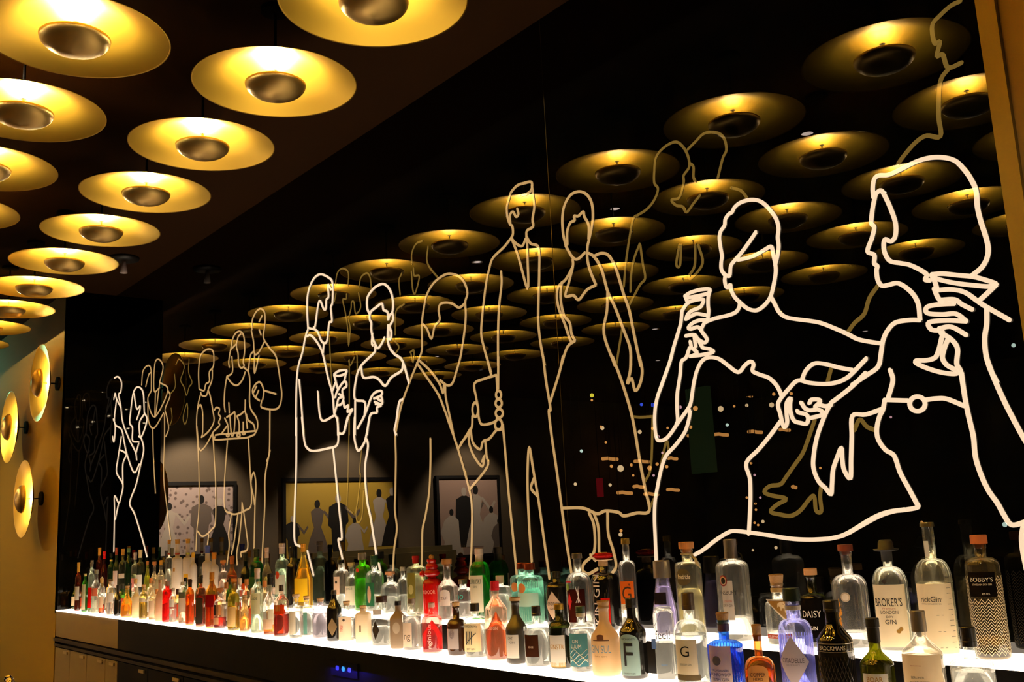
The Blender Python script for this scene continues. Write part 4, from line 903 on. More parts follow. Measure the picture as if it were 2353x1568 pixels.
bottle('clear bottle with white neck seal and teal label of white waves', 'f', 1333, 1394, 60, by=1547, shape='square', P=(0.66, 0.74, 0.32), liq=CLR, level=0.64, cap=('cyl', (35, 55, 45), 0.022), labs=((0.10, 0.60, 0.86, (78, 135, 150), 'rect', -0.15),), txt=(('GIN', 0.48, 0.055, 0.5, WHITE, -0.45), ('LUUM', 0.405, 0.06, 0.85, WHITE, -0.35)), extra=both(waves, neckring((235, 225, 200), 0.84)))
bottle('dark green bottle with gold cap and white label with a gold foot', 'f', 1283, 1388, 51, by=1538, shape='round', P=(0.62, 0.74, 0.36), glass=(0.10, 0.12, 0.03), liq=(0.12, 0.12, 0.02), level=0.60, cap=('metal', (200, 160, 60), 0.02), labs=((0.04, 0.52, 0.82, WHITE, 'rect', -0.1), (0.03, 0.10, 0.83, (205, 160, 70), 'rect', -0.1)), txt=(('GINSTR', 0.34, 0.075, 1.4, (190, 140, 60), -0.1),))
bottle('clear cylindrical bottle with black stopper and dark brown label', 'f', 1231, 1393, 61, by=1535, shape='square', P=(0.66, 0.70, 0.30), liq=CLR, level=0.62, cap=('cyl', (30, 25, 22), 0.035), labs=((0.18, 0.54, 0.62, (50, 28, 20), 'rect', -0.35),), txt=(('EDGE', 0.34, 0.03, 0.4, (200, 180, 160), -0.3),))
bottle('matt dark olive bottle with cork and white oblong label', 'f', 1183, 1373, 50, by=1527, shape='slope', P=(0.52, 0.80, 0.36), solid=BRN, cap=('wood', (205, 165, 115), 0.02), labs=((0.09, 0.44, 0.7, WHITE, 'rect', -0.3),), txt=(('CAT', 0.39, 0.04, 0.5, (90, 80, 70), -0.5), ('GIN', 0.325, 0.035, 0.45, (90, 80, 70), -0.1)))
bottle('slim clear bottle of rose-orange gin with red screw cap', 'f', 1136, 1336, 52, by=1520, shape='slope', P=(0.62, 0.82, 0.34), glass=(0.98, 0.80, 0.68), liq=(0.98, 0.62, 0.42), level=0.62, cap=('cyl', (205, 30, 45), 0.035), txt=(('PRIOSA', 0.50, 0.045, 1.1, (235, 200, 180)), ('ROSE GIN', 0.41, 0.04, 1.0, (235, 200, 180))))
bottle('squat clear bottle with black stopper and cream label with tally marks', 'f', 1090, 1387, 53, by=1515, shape='square', P=(0.68, 0.76, 0.34), liq=CLR, level=0.62, cap=('cyl', INK, 0.03), labs=((0.13, 0.64, 0.92, (248, 226, 176), 'rect', -0.05),), txt=(('GARDEN No', 0.59, 0.04, 1.3, INK, -0.1), ('DRY GIN', 0.18, 0.03, 0.8, INK, -0.1)), extra=tally)
bottle('squat dark brown apothecary bottle with cork and silver-grey stamp label', 'f', 1047, 1384, 44, by=1508, shape='round', P=(0.58, 0.74, 0.34), solid=pbr('brown_glass', (0.035, 0.012, 0.004), 0.06), cap=('cork', None, 0.028), labs=((0.12, 0.50, 0.72, (190, 175, 170), 'rect', -0.25),), extra=swirl)
bottle('small flat bottle of vivid red gin with clear stopper and upright white lettering', 'f', 991, 1386, 55, by=1503, shape='round', P=(0.66, 0.76, 0.30), n=3.2, glass=(0.98, 0.55, 0.5), liq=(1.0, 0.05, 0.03), level=0.66, cap=('cyl', (220, 175, 160), 0.018), txt=(('nginious!', 0.36, 0.11, 2.6, (245, 200, 180), 0.1, True),))
bottle('small frosted bottle with grey cap and rounded grey letters on its label', 'f', 945, 1376, 44, by=1498, shape='round', P=(0.66, 0.74, 0.34), glass=(0.92, 0.9, 0.86), liq=CLR, level=0.65, cap=('metal', (180, 165, 150), 0.02), labs=((0.08, 0.54, 0.6, (235, 215, 190), 'rect', -0.4),), txt=(('ng', 0.25, 0.13, 0.75, (90, 80, 75), -0.25),))
bottle('frosted taupe square bottle with map print and dark cap', 'f', 914, 1382, 45, by=1493, shape='slope', P=(0.62, 0.82, 0.36), n=3.5, solid=TAUF, cap=('cyl', (30, 22, 18), 0.018), labs=((0.32, 0.56, 0.5, (205, 190, 165), 'oval', 0.1),))
bottle('clear bottle with round brown stopper, printed neck and black diamond label', 'f', 876, 1370, 49, by=1488, shape='round', P=(0.56, 0.66, 0.46), liq=CLR, level=0.40, cap=('cyl', (50, 30, 20), 0.028), labs=((0.14, 0.52, 0.42, (45, 38, 32), 'diamond', -0.4), (0.64, 0.74, 0.44, (200, 190, 175), 'rect')))
bottle('white square stoneware bottle with pale cork', 'f', 834, 1392, 40, by=1481, shape='square', P=(0.82, 0.88, 0.42), n=6.0, solid=frosted((246, 232, 205)), cap=('cork', None, 0.02), labs=((0.30, 0.48, 0.12, (120, 105, 85), 'rect', -0.3),))
bottle('small cream-labelled bottle with cork and red sideways lettering', 'f', 796, 1382, 37, by=1477, shape='round', P=(0.62, 0.74, 0.36), liq=CLR, level=0.6, cap=('cork', None, 0.022), labs=((0.04, 0.62, 1.1, (248, 222, 192), 'rect'),), txt=(('TORSET', 0.34, 0.09, 0.9, (200, 60, 35), -0.55, True),), extra=medal(0.54, 0.16, (60, 50, 45), 0.1))
bottle('angular black bottle with crossed tan band', 'f', 767, 1357, 40, by=1476, shape='slope', P=(0.60, 0.88, 0.34), n=3.0, solid=BLK, cap=('cyl', (40, 32, 26), 0.02), labs=((0.10, 0.46, 0.8, (150, 125, 90), 'diamond', 0.1),))
bottle('squat clear bottle with lilac-tinted shoulders', 'f', 736, 1375, 38, by=1470, shape='round', P=(0.66, 0.84, 0.36), glass=(0.90, 0.86, 0.95), liq=CLR, level=0.65, cap=('cork', None, 0.018))
bottle('small clear bottle with plain teal label', 'f', 704, 1370, 34, by=1465, shape='square', P=(0.70, 0.80, 0.36), liq=CLR, level=0.6, cap=('cork', None, 0.02), labs=((0.05, 0.60, 0.7, (105, 155, 140), 'rect', -0.3),))
bottle('small clear cylinder bottle with pale label beside the teal-labelled one', 'f', 680, 1366, 33, by=1462, shape='square', P=(0.68, 0.78, 0.36), liq=CLR, level=0.64, cap=('wood', (225, 190, 150), 0.02), labs=((0.10, 0.62, 0.6, (238, 225, 200), 'rect', -0.35),))
bottle('square whisky bottle with slanting orange-red label', 'f', 646, 1345, 38, by=1458, shape='slope', P=(0.66, 0.86, 0.32), n=4.5, glass=(0.95, 0.80, 0.7), liq=(0.75, 0.18, 0.04), level=0.66, cap=('cyl', (40, 20, 14), 0.03), labs=((0.44, 0.62, 0.9, (225, 75, 25), 'rect', 0.1), (0.50, 0.62, 0.4, (215, 150, 70), 'rect', -0.55)))
bottle('clear bottle with black neck and low cream label over an inch of amber', 'f', 620, 1318, 31, by=1455, shape='slope', P=(0.50, 0.72, 0.36), liq=(0.95, 0.45, 0.15), level=0.16, cap=('foil', INK, 0.06), labs=((0.10, 0.26, 0.9, CREAM, 'rect'),))
bottle('clear bottle with pinkish white cap and tall cream label', 'f', 591, 1307, 29, by=1452, shape='slope', P=(0.66, 0.80, 0.40), glass=(0.88, 0.95, 0.85), liq=(0.95, 0.98, 0.93), level=0.3, cap=('foil', (232, 205, 190), 0.055), labs=((0.30, 0.62, 0.95, (222, 218, 180), 'rect'),), txt=(('LADE', 0.54, 0.035, 1.0, (50, 70, 60)),))
bottle('olive-yellow bottle with low cream label', 'f', 537, 1330, 28, by=1444, shape='round', P=(0.60, 0.78, 0.34), glass=(0.75, 0.68, 0.2), liq=(0.90, 0.75, 0.15), level=0.5, cap=('wood', (190, 110, 40), 0.03), labs=((0.08, 0.46, 0.95, (240, 205, 140), 'rect', -0.2),))
bottle('small amber bottle just left of the pinkish-white-capped one', 'f', 562, 1368, 24, by=1448, shape='slope', P=(0.55, 0.8, 0.4), glass=(0.95, 0.85, 0.6), liq=(0.98, 0.80, 0.50), level=0.55, cap=('cork', None, 0.02))
bottle('bottle with dark panel label, tan strip and dark red liquid', 'f', 506, 1352, 30, by=1437, shape='round', P=(0.62, 0.80, 0.36), liq=(0.6, 0.10, 0.05), level=0.3, cap=('wood', (190, 115, 60), 0.03), labs=((0.34, 0.60, 0.5, (60, 45, 40), 'rect', -0.5), (0.34, 0.60, 0.4, (215, 150, 95), 'rect', 0.5), (0.12, 0.28, 0.5, (225, 175, 125), 'rect', -0.4)))
bottle('slim golden whisky bottle with crimson slanted label', 'f', 487, 1316, 29, by=1435, shape='slope', P=(0.62, 0.84, 0.34), glass=(0.95, 0.65, 0.2), liq=(0.90, 0.25, 0.05), level=0.6, cap=('cyl', (225, 145, 45), 0.04), labs=((0.38, 0.60, 0.85, (130, 20, 25), 'rect', 0.0),))
bottle('square bottle with black embossed label and black cap, left of the golden one', 'f', 462, 1322, 26, by=1432, shape='square', P=(0.66, 0.76, 0.36), n=4.5, glass=(0.85, 0.5, 0.3), liq=(0.65, 0.20, 0.06), level=0.6, cap=('foil', INK, 0.05), labs=((0.06, 0.56, 0.9, (50, 45, 40), 'rect'),))
bottle('slim orange liqueur bottle with dark cap', 'f', 437, 1333, 20, by=1431, shape='round', P=(0.66, 0.80, 0.4), glass=(0.98, 0.65, 0.2), liq=(1.0, 0.38, 0.06), level=0.68, cap=('foil', (50, 28, 18), 0.045))
bottle('clear bottle with white neck glow and pale torn-edged label', 'f', 421, 1338, 21, by=1427, shape='round', P=(0.72, 0.9, 0.5), liq=(0.9, 0.75, 0.65), level=0.3, cap=('cyl', (238, 234, 225), 0.02), labs=((0.30, 0.62, 0.95, (225, 210, 190), 'rect'), (0.62, 0.76, 0.8, (90, 90, 75), 'rect')))
bottle('small clear bottle with square white label next to the bright red one', 'f', 398, 1352, 17, by=1425, shape='round', P=(0.62, 0.8, 0.4), liq=WATER, level=0.4, cap=('cyl', (200, 190, 180), 0.02), labs=((0.46, 0.68, 0.9, WHITE, 'rect'), (0.25, 0.4, 0.4, WHITE, 'oval')))
bottle('vivid red aperitif bottle with broad shoulders', 'f', 385, 1336, 23, by=1426, shape='square', P=(0.72, 0.80, 0.42), glass=(1.0, 0.25, 0.2), liq=(1.0, 0.03, 0.02), level=0.78, cap=('cyl', (150, 120, 115), 0.03))
bottle('milky bottle with faint pink print right beside the vivid red one', 'f', 368, 1333, 20, by=1418, shape='slope', P=(0.55, 0.8, 0.36), solid=frosted((235, 205, 175)), cap=('cyl', (205, 170, 120), 0.02))
bottle('clear bottle with faint pink lettering and cream lower half', 'f', 352, 1335, 19, by=1416, shape='slope', P=(0.55, 0.8, 0.36), glass=(0.95, 0.92, 0.8), liq=(0.97, 0.9, 0.75), level=0.6, cap=('cork', None, 0.02), labs=((0.08, 0.5, 0.9, (245, 220, 195), 'rect'),))
bottle('olive bottle with a cream crossband among the milky ones', 'f', 330, 1345, 19, by=1416, shape='round', P=(0.62, 0.8, 0.4), glass=(0.75, 0.7, 0.4), liq=(0.80, 0.68, 0.30), level=0.6, cap=('cork', None, 0.02), labs=((0.5, 0.62, 0.95, CREAM, 'rect'),))
bottle('cream liqueur bottle with pale label beside the yellow jug bottle', 'f', 313, 1350, 18, by=1414, shape='slope', P=(0.68, 0.85, 0.42), solid=frosted((240, 226, 190)), cap=('cyl', (225, 215, 180), 0.02))
bottle('wide-bellied yellow liqueur bottle with orange stopper', 'f', 293, 1347, 30, by=1415, shape='slope', P=(0.34, 0.82, 0.28), glass=(1.0, 0.85, 0.3), liq=(1.0, 0.66, 0.08), level=0.45, cap=('cork', None, 0.022))
bottle('dark bottle just left of the yellow wide-bellied one', 'f', 271, 1345, 16, by=1411, shape='slope', P=(0.5, 0.75, 0.36), solid=BLK, cap=('foil', (20, 16, 14), 0.05))
bottle('clear bottle with wide white paper label near the niche end', 'f', 256, 1337, 20, by=1410, shape='round', P=(0.62, 0.84, 0.5), liq=(0.93, 0.88, 0.85), level=0.4, cap=('cyl', (236, 225, 215), 0.02), labs=((0.38, 0.66, 0.98, (240, 228, 215), 'rect'),))
bottle('slim bottle with tan label and reddish foot', 'f', 235, 1340, 14, by=1406, shape='slope', P=(0.58, 0.8, 0.38), liq=(0.8, 0.3, 0.15), level=0.3, cap=('foil', (170, 140, 80), 0.03), labs=((0.2, 0.55, 0.9, (232, 200, 165), 'rect'),))
bottle('clear bottle with coral square label and milky foot', 'f', 222, 1310, 22, by=1404, shape='slope', P=(0.60, 0.80, 0.36), liq=(0.96, 0.97, 0.9), level=0.55, cap=('foil', (150, 150, 130), 0.03), labs=((0.40, 0.58, 0.8, (225, 120, 90), 'rect'),))
bottle('clear bottle with bright red label, third from the ochre wall', 'f', 211, 1294, 15, by=1402, shape='round', P=(0.66, 0.80, 0.42), glass=(0.80, 0.88, 0.78), liq=(0.8, 0.85, 0.75), level=0.5, cap=('foil', (120, 110, 95), 0.03), labs=((0.10, 0.50, 0.97, (232, 25, 20), 'rect'),))
bottle('green bottle with tall pale label, second from the ochre wall', 'f', 196, 1319, 14, by=1400, shape='slope', P=(0.70, 0.86, 0.4), glass=(0.15, 0.55, 0.12), liq=(0.2, 0.7, 0.15), level=0.5, cap=('cyl', (215, 190, 130), 0.02), labs=((0.06, 0.72, 0.8, (222, 205, 175), 'rect', -0.3),))
bottle('brown bottle with yellow foil neck, nearest the ochre wall', 'f', 181, 1293, 14, by=1399, shape='round', P=(0.62, 0.76, 0.42), glass=(0.5, 0.15, 0.06), liq=(0.5, 0.12, 0.05), level=0.6, cap=('foil', (220, 165, 60), 0.075), labs=((0.22, 0.50, 0.9, (215, 205, 185), 'rect'),))

# the crowd between them at the far end, too small and blurred to tell apart
rf = random.Random(21); CROWD = {}
for i in range(30):
    x = 176+i*15.5+rf.uniform(-4, 4); k = rf.randrange(5); y = 1340+rf.uniform(-14, 16)
    gl, lq, cc = [((0.95, 0.93, 0.86), (0.98, 0.95, 0.88), (205, 160, 90)), ((0.95, 0.75, 0.4), (0.92, 0.62, 0.28), (60, 35, 20)), ((0.9, 0.92, 0.88), WATER, (220, 200, 180)), ((0.2, 0.35, 0.1), (0.2, 0.4, 0.1), (25, 25, 22)), ((0.95, 0.85, 0.7), (0.95, 0.8, 0.55), (190, 120, 60))][k]
    desc = ['pale clear', 'amber', 'clear', 'dark green', 'straw-coloured'][k]
    CROWD[desc] = CROWD.get(desc, 0)+1
    bottle('small %s bottle in the blurred crowd on lower shelf, %s such from ochre wall' % (desc, ordn[CROWD[desc]-1]), 'f', x, y, 15+x*0.012, Y=-0.265, crowd=True, shape=rf.choice(('round', 'slope', 'square')), P=(0.60, 0.78, 0.38), glass=gl, liq=lq, level=rf.uniform(0.3, 0.65), cap=(rf.choice(('cyl', 'foil', 'foil')), cc, 0.035), labs=((0.14, 0.52, 0.85, rf.choice(((240, 225, 195), (232, 205, 165), (225, 225, 215), (215, 90, 60))), 'rect'),))
# ---- upper shelf, right to left
bottle('tall dark bottle covered in white zigzag pattern with orange and blue stopper', 'b', 2247, 1230, 84, Y=-0.11, shape='round', P=(0.80, 0.88, 0.34), glass=(0.42, 0.36, 0.22), liq=(0.55, 0.42, 0.22), level=0.2, cap=('wood', (200, 110, 55), 0.035), labs=((0.50, 0.70, 0.84, (18, 14, 12), 'rect', -0.15),), txt=(("BOBBY'S", 0.64, 0.035, 1.3, (235, 220, 190), -0.15), ('SCHIEDAM DRY GIN', 0.60, 0.015, 1.1, (225, 210, 180), -0.15), ('42% VOL', 0.525, 0.014, 0.45, (225, 210, 180), 0.25)), extra=zigzag)
bottle('tall clear long-necked bottle of pale gin with ruler marks', 'b', 2129, 1201, 88, Y=-0.105, shape='round', P=(0.56, 0.72, 0.32), glass=(0.92, 0.93, 0.84), liq=(0.99, 0.95, 0.84), level=0.54, cap=('metal', (120, 110, 80), 0.012), labs=((0.02, 0.535, 1.15, (252, 232, 196), 'rect'), (0.74, 0.86, 0.12, WHITE, 'rect', -0.1)), txt=(('rickGin', 0.42, 0.04, 1.1, (60, 50, 42), -0.42), ('VERTICAL DISTILLED DRY GIN', 0.385, 0.01, 1.1, (120, 100, 85), -0.4)), extra=ticks)
bottle('clear flask-shaped gin bottle wearing a small black bowler hat', 'b', 2033, 1241, 82, Y=-0.105, shape='round', P=(0.66, 0.84, 0.27), n=2.6, glass=(0.93, 0.95, 0.88), liq=(0.98, 0.96, 0.90), level=0.66, cap=('hat', (28, 22, 20), 0.06), labs=((0.05, 0.60, 0.95, (250, 230, 196), 'rect'),), txt=(("BROKER'S", 0.445, 0.075, 1.5, (22, 16, 14), -0.15), ('LONDON', 0.355, 0.03, 0.95, (40, 32, 28), -0.12), ('DRY', 0.315, 0.02, 0.4, (70, 55, 45), -0.1), ('GIN', 0.27, 0.04, 0.6, (40, 32, 28), -0.08), ('Premium', 0.39, 0.016, 0.7, (190, 110, 90), -0.12)), extra=crest)
bottle('round-shouldered clear bottle with brown cap, small medallion and dried orange flower', 'b', 1941, 1252, 84, Y=-0.11, shape='round', P=(0.62, 0.76, 0.30), glass=(0.88, 0.87, 0.83), liq=CLR, level=0.17, cap=('wood', (120, 50, 25), 0.03), extra=both(medal(0.50, 0.27, (200, 180, 150), -0.1, (235, 220, 195)), petals))
bottle('black bottle with pale wood stopper and curly white lettering', 'b', 1861, 1307, 60, Y=-0.12, shape='round', P=(0.66, 0.74, 0.36), glass=(0.13, 0.14, 0.06), liq=(0.10, 0.12, 0.05), level=0.5, cap=('wood', (225, 170, 115), 0.03), txt=(('DAISY', 0.42, 0.085, 1.5, (235, 225, 205), -0.1), ('GIN', 0.24, 0.05, 0.6, (235, 225, 205), 0.1)), labs=((0.12, 0.62, 1.1, (14, 12, 12), 'rect'),))
bottle('clear bottle with large cork and gold corner label of an elephant', 'b', 1776, 1321, 66, by=1490, shape='round', P=(0.60, 0.74, 0.42), glass=(0.93, 0.93, 0.86), liq=CLR, level=0.22, cap=('cork', None, 0.045), labs=((0.11, 0.17, 1.0, (190, 80, 60), 'rect', 0.1),), txt=(('ELEPHANT GIN', 0.14, 0.03, 1.5, WHITE, 0.15),), extra=both(neckring((205, 170, 110), 0.745), elephant))
bottle('clear bottle with grey screw cap, silver label strip and round red emblem', 'b', 1665, 1241, 78, by=1482, shape='round', P=(0.72, 0.80, 0.32), glass=(0.90, 0.90, 0.84), liq=CLR, level=0.24, cap=('metal', (165, 155, 148), 0.06), labs=((0.22, 0.60, 0.36, (200, 190, 178), 'rect', -0.35),), txt=(('FINSBURY', 0.485, 0.04, 1.15, (45, 40, 40), -0.35), ('DRY GIN', 0.36, 0.025, 0.6, (90, 70, 65), -0.35), ('LONDON', 0.40, 0.02, 0.5, (190, 60, 50), -0.35), ('DRY GIN', 0.33, 0.012, 0.5, (210, 200, 190), 0.4, True)), extra=emblem)
bottle('tall clear bottle with wooden stopper, raffia bow and dark oval label', 'b', 1576, 1246, 62, Y=-0.115, shape='square', P=(0.80, 0.85, 0.40), glass=(0.93, 0.92, 0.80), liq=(0.97, 0.93, 0.75), level=0.54, cap=('wood', (215, 140, 75), 0.035), txt=(('Friedrichs', 0.635, 0.045, 0.95, (235, 225, 200), -0.2),), extra=both(medal(0.63, 0.62, (62, 52, 30), -0.15), bow))
bottle('tapered clear bottle with tall silver cylinder cap and violet shoulders', 'b', 1519, 1289, 56, Y=-0.13, shape='cone', P=(0.30, 0.72, 0.58), glass=(0.85, 0.82, 0.98), liq=(0.92, 0.90, 1.0), level=0.66, cap=('metal', (195, 180, 165), 0.058), labs=((0.42, 0.58, 0.55, (22, 18, 24), 'rect', -0.1),))
bottle('slim square clear bottle with gold cap and orange label with a big G', 'b', 1436, 1238, 46, Y=-0.11, shape='square', P=(0.70, 0.76, 0.44), n=5.0, glass=(0.93, 0.92, 0.88), liq=WATER, level=0.25, cap=('metal', (205, 170, 80), 0.02), labs=((0.30, 0.54, 0.93, (235, 110, 35), 'rect', -0.0), (0.24, 0.298, 0.93, (240, 225, 200), 'rect', 0.0)), txt=(('G', 0.41, 0.15, 1.1, (60, 35, 15), -0.1), ('+', 0.505, 0.03, 0.3, (60, 35, 15), 0.65), ('LONDON', 0.27, 0.03, 1.1, (50, 40, 30), -0.1)))
bottle('black bottle wearing a fluffy red hat, red liquid at its side', 'b', 1384, 1270, 60, Y=-0.115, shape='round', P=(0.62, 0.74, 0.32), solid=BLK, cap=('cyl', (215, 175, 130), 0.05), labs=((0.04, 0.42, 0.35, (215, 35, 22), 'rect', 0.75),), txt=(('SKIN GIN', 0.36, 0.10, 4.2, (225, 205, 190), -0.75, True),), extra=fuzz)
bottle('clear round bottle with pewter cap and parrot print', 'b', 1325, 1272, 60, by=1445, shape='round', P=(0.56, 0.74, 0.32), glass=(0.86, 0.86, 0.82), liq=WATER, level=0.18, cap=('metal', (150, 140, 128), 0.02), labs=((0.08, 0.52, 0.75, (45, 15, 12), 'rect', 0.15),), extra=sprigs)
bottle('black apothecary bottle with pale pink diamond label', 'b', 1277, 1314, 52, by=1440, shape='round', P=(0.70, 0.80, 0.34), solid=BLK, cap=('cyl', INK, 0.025), labs=((0.12, 0.64, 0.85, (222, 190, 160), 'diamond', -0.15),), txt=(('HENDRICK', 0.41, 0.06, 1.3, (50, 35, 28), -0.15), ('GIN', 0.32, 0.045, 0.6, (50, 35, 28), -0.15)))
bottle('mint green ribbed bottle with copper cap and round copper sticker, the front one of two', 'b', 1222, 1294, 60, by=1436, Y=None, shape='square', P=(0.72, 0.80, 0.34), glass=(0.76, 0.95, 0.89), liq=(0.80, 0.97, 0.93), level=0.6, cap=('metal', (150, 70, 45), 0.025), labs=((0.30, 0.52, 0.95, (195, 225, 208), 'rect', 0.1),), extra=both(ribs, medal(0.60, 0.36, (205, 130, 65), -0.35)))
bottle('mint green ribbed bottle with copper cap, behind and left of its twin', 'b', 1199, 1294, 58, Y=-0.07, shape='square', P=(0.72, 0.80, 0.34), glass=(0.76, 0.95, 0.89), liq=(0.80, 0.97, 0.93), level=0.6, cap=('metal', (150, 70, 45), 0.025), extra=medal(0.60, 0.36, (205, 130, 65), -0.3))
bottle('short clear bottle with stacked pale and dark stopper left of the mint bottles', 'b', 1148, 1323, 50, by=1433, shape='square', P=(0.72, 0.78, 0.34), liq=WATER, level=0.6, cap=('cyl', (200, 175, 150), 0.03))
bottle('bright green bottle with tall white cap and cream label', 'b', 1101, 1261, 47, by=1424, shape='round', P=(0.64, 0.82, 0.36), glass=(0.10, 0.62, 0.14), liq=(0.10, 0.80, 0.16), level=0.62, cap=('foil', (232, 210, 200), 0.07), labs=((0.10, 0.62, 0.8, (235, 220, 190), 'rect', -0.3),), txt=(('LUBUSKI', 0.535, 0.07, 1.2, (35, 60, 35), -0.3), ('GIN', 0.46, 0.025, 0.4, (60, 60, 45), -0.3)))
bottle('small clear bottle with grey cap and teal printed letters', 'b', 1063, 1332, 41, by=1422, shape='round', P=(0.64, 0.80, 0.42), liq=CLR, level=0.40, cap=('metal', (150, 140, 130), 0.02), txt=(('mo', 0.55, 0.11, 1.0, (60, 165, 155), -0.2),))
bottle('large clear bottle with cork and small white shield label', 'b', 1026, 1285, 48, by=1428, shape='slope', P=(0.56, 0.76, 0.34), glass=(0.88, 0.82, 0.78), liq=WATER, level=0.32, cap=('wood', (150, 100, 50), 0.035), labs=((0.24, 0.50, 0.5, (235, 225, 215), 'arch', 0.3),), txt=(('zui', 0.37, 0.05, 0.7, (120, 110, 110), 0.1),))
bottle('red ceramic bottle of stacked bulbs with amber ball stopper', 'b', 991, 1275, 46, by=1420, shape='round', P=(0.54, 0.66, 0.42), solid=pbr('red_glaze', (0.45, 0.006, 0.004), 0.12), cap=('ball', None, 0.025), txt=(('INDOOR', 0.40, 0.06, 1.4, (235, 150, 130)),), extra=bumps)
bottle('tall broad clear bottle with red and wooden stopper and olive label', 'b', 955, 1278, 47, by=1417, shape='round', P=(0.76, 0.84, 0.30), glass=(0.90, 0.92, 0.78), liq=(0.93, 0.93, 0.80), level=0.70, cap=('foil', (195, 40, 50), 0.035), labs=((0.22, 0.72, 0.45, (120, 115, 55), 'rect', -0.3), (0.36, 0.52, 0.3, (200, 190, 120), 'oval', -0.3)))
bottle('clear bottle with pale cork, left of the tall olive-labelled one', 'b', 896, 1314, 44, by=1412, shape='round', P=(0.60, 0.80, 0.36), liq=WATER, level=0.42, cap=('wood', (205, 145, 100), 0.022))
bottle('clear slim glass-stoppered bottle between the cork-topped ones', 'b', 925, 1303, 26, by=1412, shape='round', P=(0.60, 0.76, 0.42), liq=WATER, level=0.4, cap=('cyl', (150, 145, 135), 0.02))
bottle('clear bottle with black and green cap and dark green picture label', 'b', 861, 1277, 42, by=1408, shape='round', P=(0.60, 0.74, 0.36), liq=WATER, level=0.3, cap=('foil', (22, 60, 48), 0.05), labs=((0.10, 0.52, 0.6, (40, 90, 65), 'rect', -0.45), (0.16, 0.46, 0.25, (215, 170, 140), 'oval', -0.5)))
bottle('yellow-green glass bottle with silver cap and small red seal', 'b', 833, 1271, 39, by=1405, shape='round', P=(0.62, 0.80, 0.44), glass=(0.35, 0.78, 0.12), liq=(0.62, 0.95, 0.15), level=0.56, cap=('metal', (195, 180, 165), 0.035), extra=medal(0.70, 0.24, (170, 40, 25), -0.2))
bottle('clear bottle with wooden stopper and pale printed label left of the yellow-green one', 'b', 807, 1293, 30, by=1403, shape='round', P=(0.60, 0.76, 0.38), liq=WATER, level=0.3, cap=('wood', (200, 165, 110), 0.025), labs=((0.10, 0.50, 0.95, (232, 220, 195), 'rect'),), txt=(('JUICE', 0.44, 0.05, 1.1, (80, 70, 60)),))
bottle('clear square-shouldered bottle with black cap and pink strip label', 'b', 783, 1287, 36, by=1401, shape='square', P=(0.70, 0.80, 0.38), liq=WATER, level=0.3, cap=('cyl', (20, 18, 18), 0.02), labs=((0.30, 0.66, 0.5, (235, 200, 170), 'rect', -0.5), (0.52, 0.58, 0.18, (50, 40, 30), 'oval', -0.5)))
bottle('yellow-labelled golden liqueur bottle with long sloping neck', 'b', 697, 1250, 42, by=1393, shape='cone', P=(0.44, 0.82, 0.26), glass=(0.95, 0.85, 0.35), liq=(0.95, 0.78, 0.15), level=0.62, cap=('foil', (225, 155, 45), 0.045), labs=((0.10, 0.46, 0.95, (245, 200, 40), 'rect', -0.1),))
bottle('clear bottle with white screw cap, red badge and pale label', 'b', 648, 1249, 33, by=1388, shape='round', P=(0.62, 0.76, 0.38), glass=(0.80, 0.90, 0.78), liq=(0.9, 0.95, 0.88), level=0.6, cap=('foil', (235, 212, 200), 0.06), labs=((0.20, 0.50, 0.9, (225, 220, 205), 'rect'), (0.44, 0.56, 0.35, (210, 70, 35), 'oval', -0.6)))
bottle('dark bottle with black foil just left of the golden sloping-necked one', 'b', 671, 1257, 28, Y=-0.09, shape='round', P=(0.62, 0.74, 0.36), solid=BLK, cap=('foil', INK, 0.06))
bottle('slim bottle with pinkish foil and black top near the golden bottles', 'b', 613, 1259, 22, Y=-0.1, shape='slope', P=(0.56, 0.74, 0.38), glass=(0.75, 0.72, 0.5), liq=(0.8, 0.72, 0.45), level=0.5, cap=('foil', (225, 190, 165), 0.06))
bottle('deep green bottle with dark cap behind the cream-labelled bottle', 'b', 589, 1262, 33, by=1384, shape='round', P=(0.62, 0.78, 0.38), glass=(0.08, 0.40, 0.14), liq=(0.08, 0.5, 0.15), level=0.6, cap=('foil', (25, 32, 28), 0.045), labs=((0.2, 0.5, 0.9, (45, 70, 40), 'rect'),))
bottle('dark green bottle with orange square label', 'b', 564, 1271, 26, by=1382, shape='slope', P=(0.56, 0.76, 0.36), glass=(0.06, 0.14, 0.04), liq=(0.06, 0.14, 0.04), level=0.6, cap=('foil', (18, 18, 16), 0.05), labs=((0.16, 0.40, 0.9, (235, 85, 25), 'rect', -0.3),))
bottle('bottle with tan and dark brown ribbed cap', 'b', 533, 1278, 24, by=1378, shape='slope', P=(0.56, 0.76, 0.4), glass=(0.8, 0.5, 0.2), liq=(0.75, 0.38, 0.1), level=0.6, cap=('foil', (150, 80, 30), 0.05), labs=((0.2, 0.5, 0.8, (60, 40, 25), 'rect'),))
bottle('textured clear bottle with gold-rimmed stopper', 'b', 513, 1288, 24, by=1376, shape='round', P=(0.62, 0.8, 0.4), glass=(0.9, 0.82, 0.75), liq=(0.93, 0.85, 0.78), level=0.6, cap=('wood', (190, 120, 55), 0.03))
bottle('frosted vodka bottle with blue patterned cap', 'b', 477, 1254, 26, by=1371, shape='round', P=(0.60, 0.72, 0.42), solid=WFROST, cap=('foil', (75, 90, 185), 0.05))
bottle('bottle with striped gold and black cap right of the blue-capped one', 'b', 492, 1270, 24, Y=-0.08, shape='round', P=(0.60, 0.76, 0.4), solid=WFROST, cap=('foil', (215, 140, 40), 0.045))
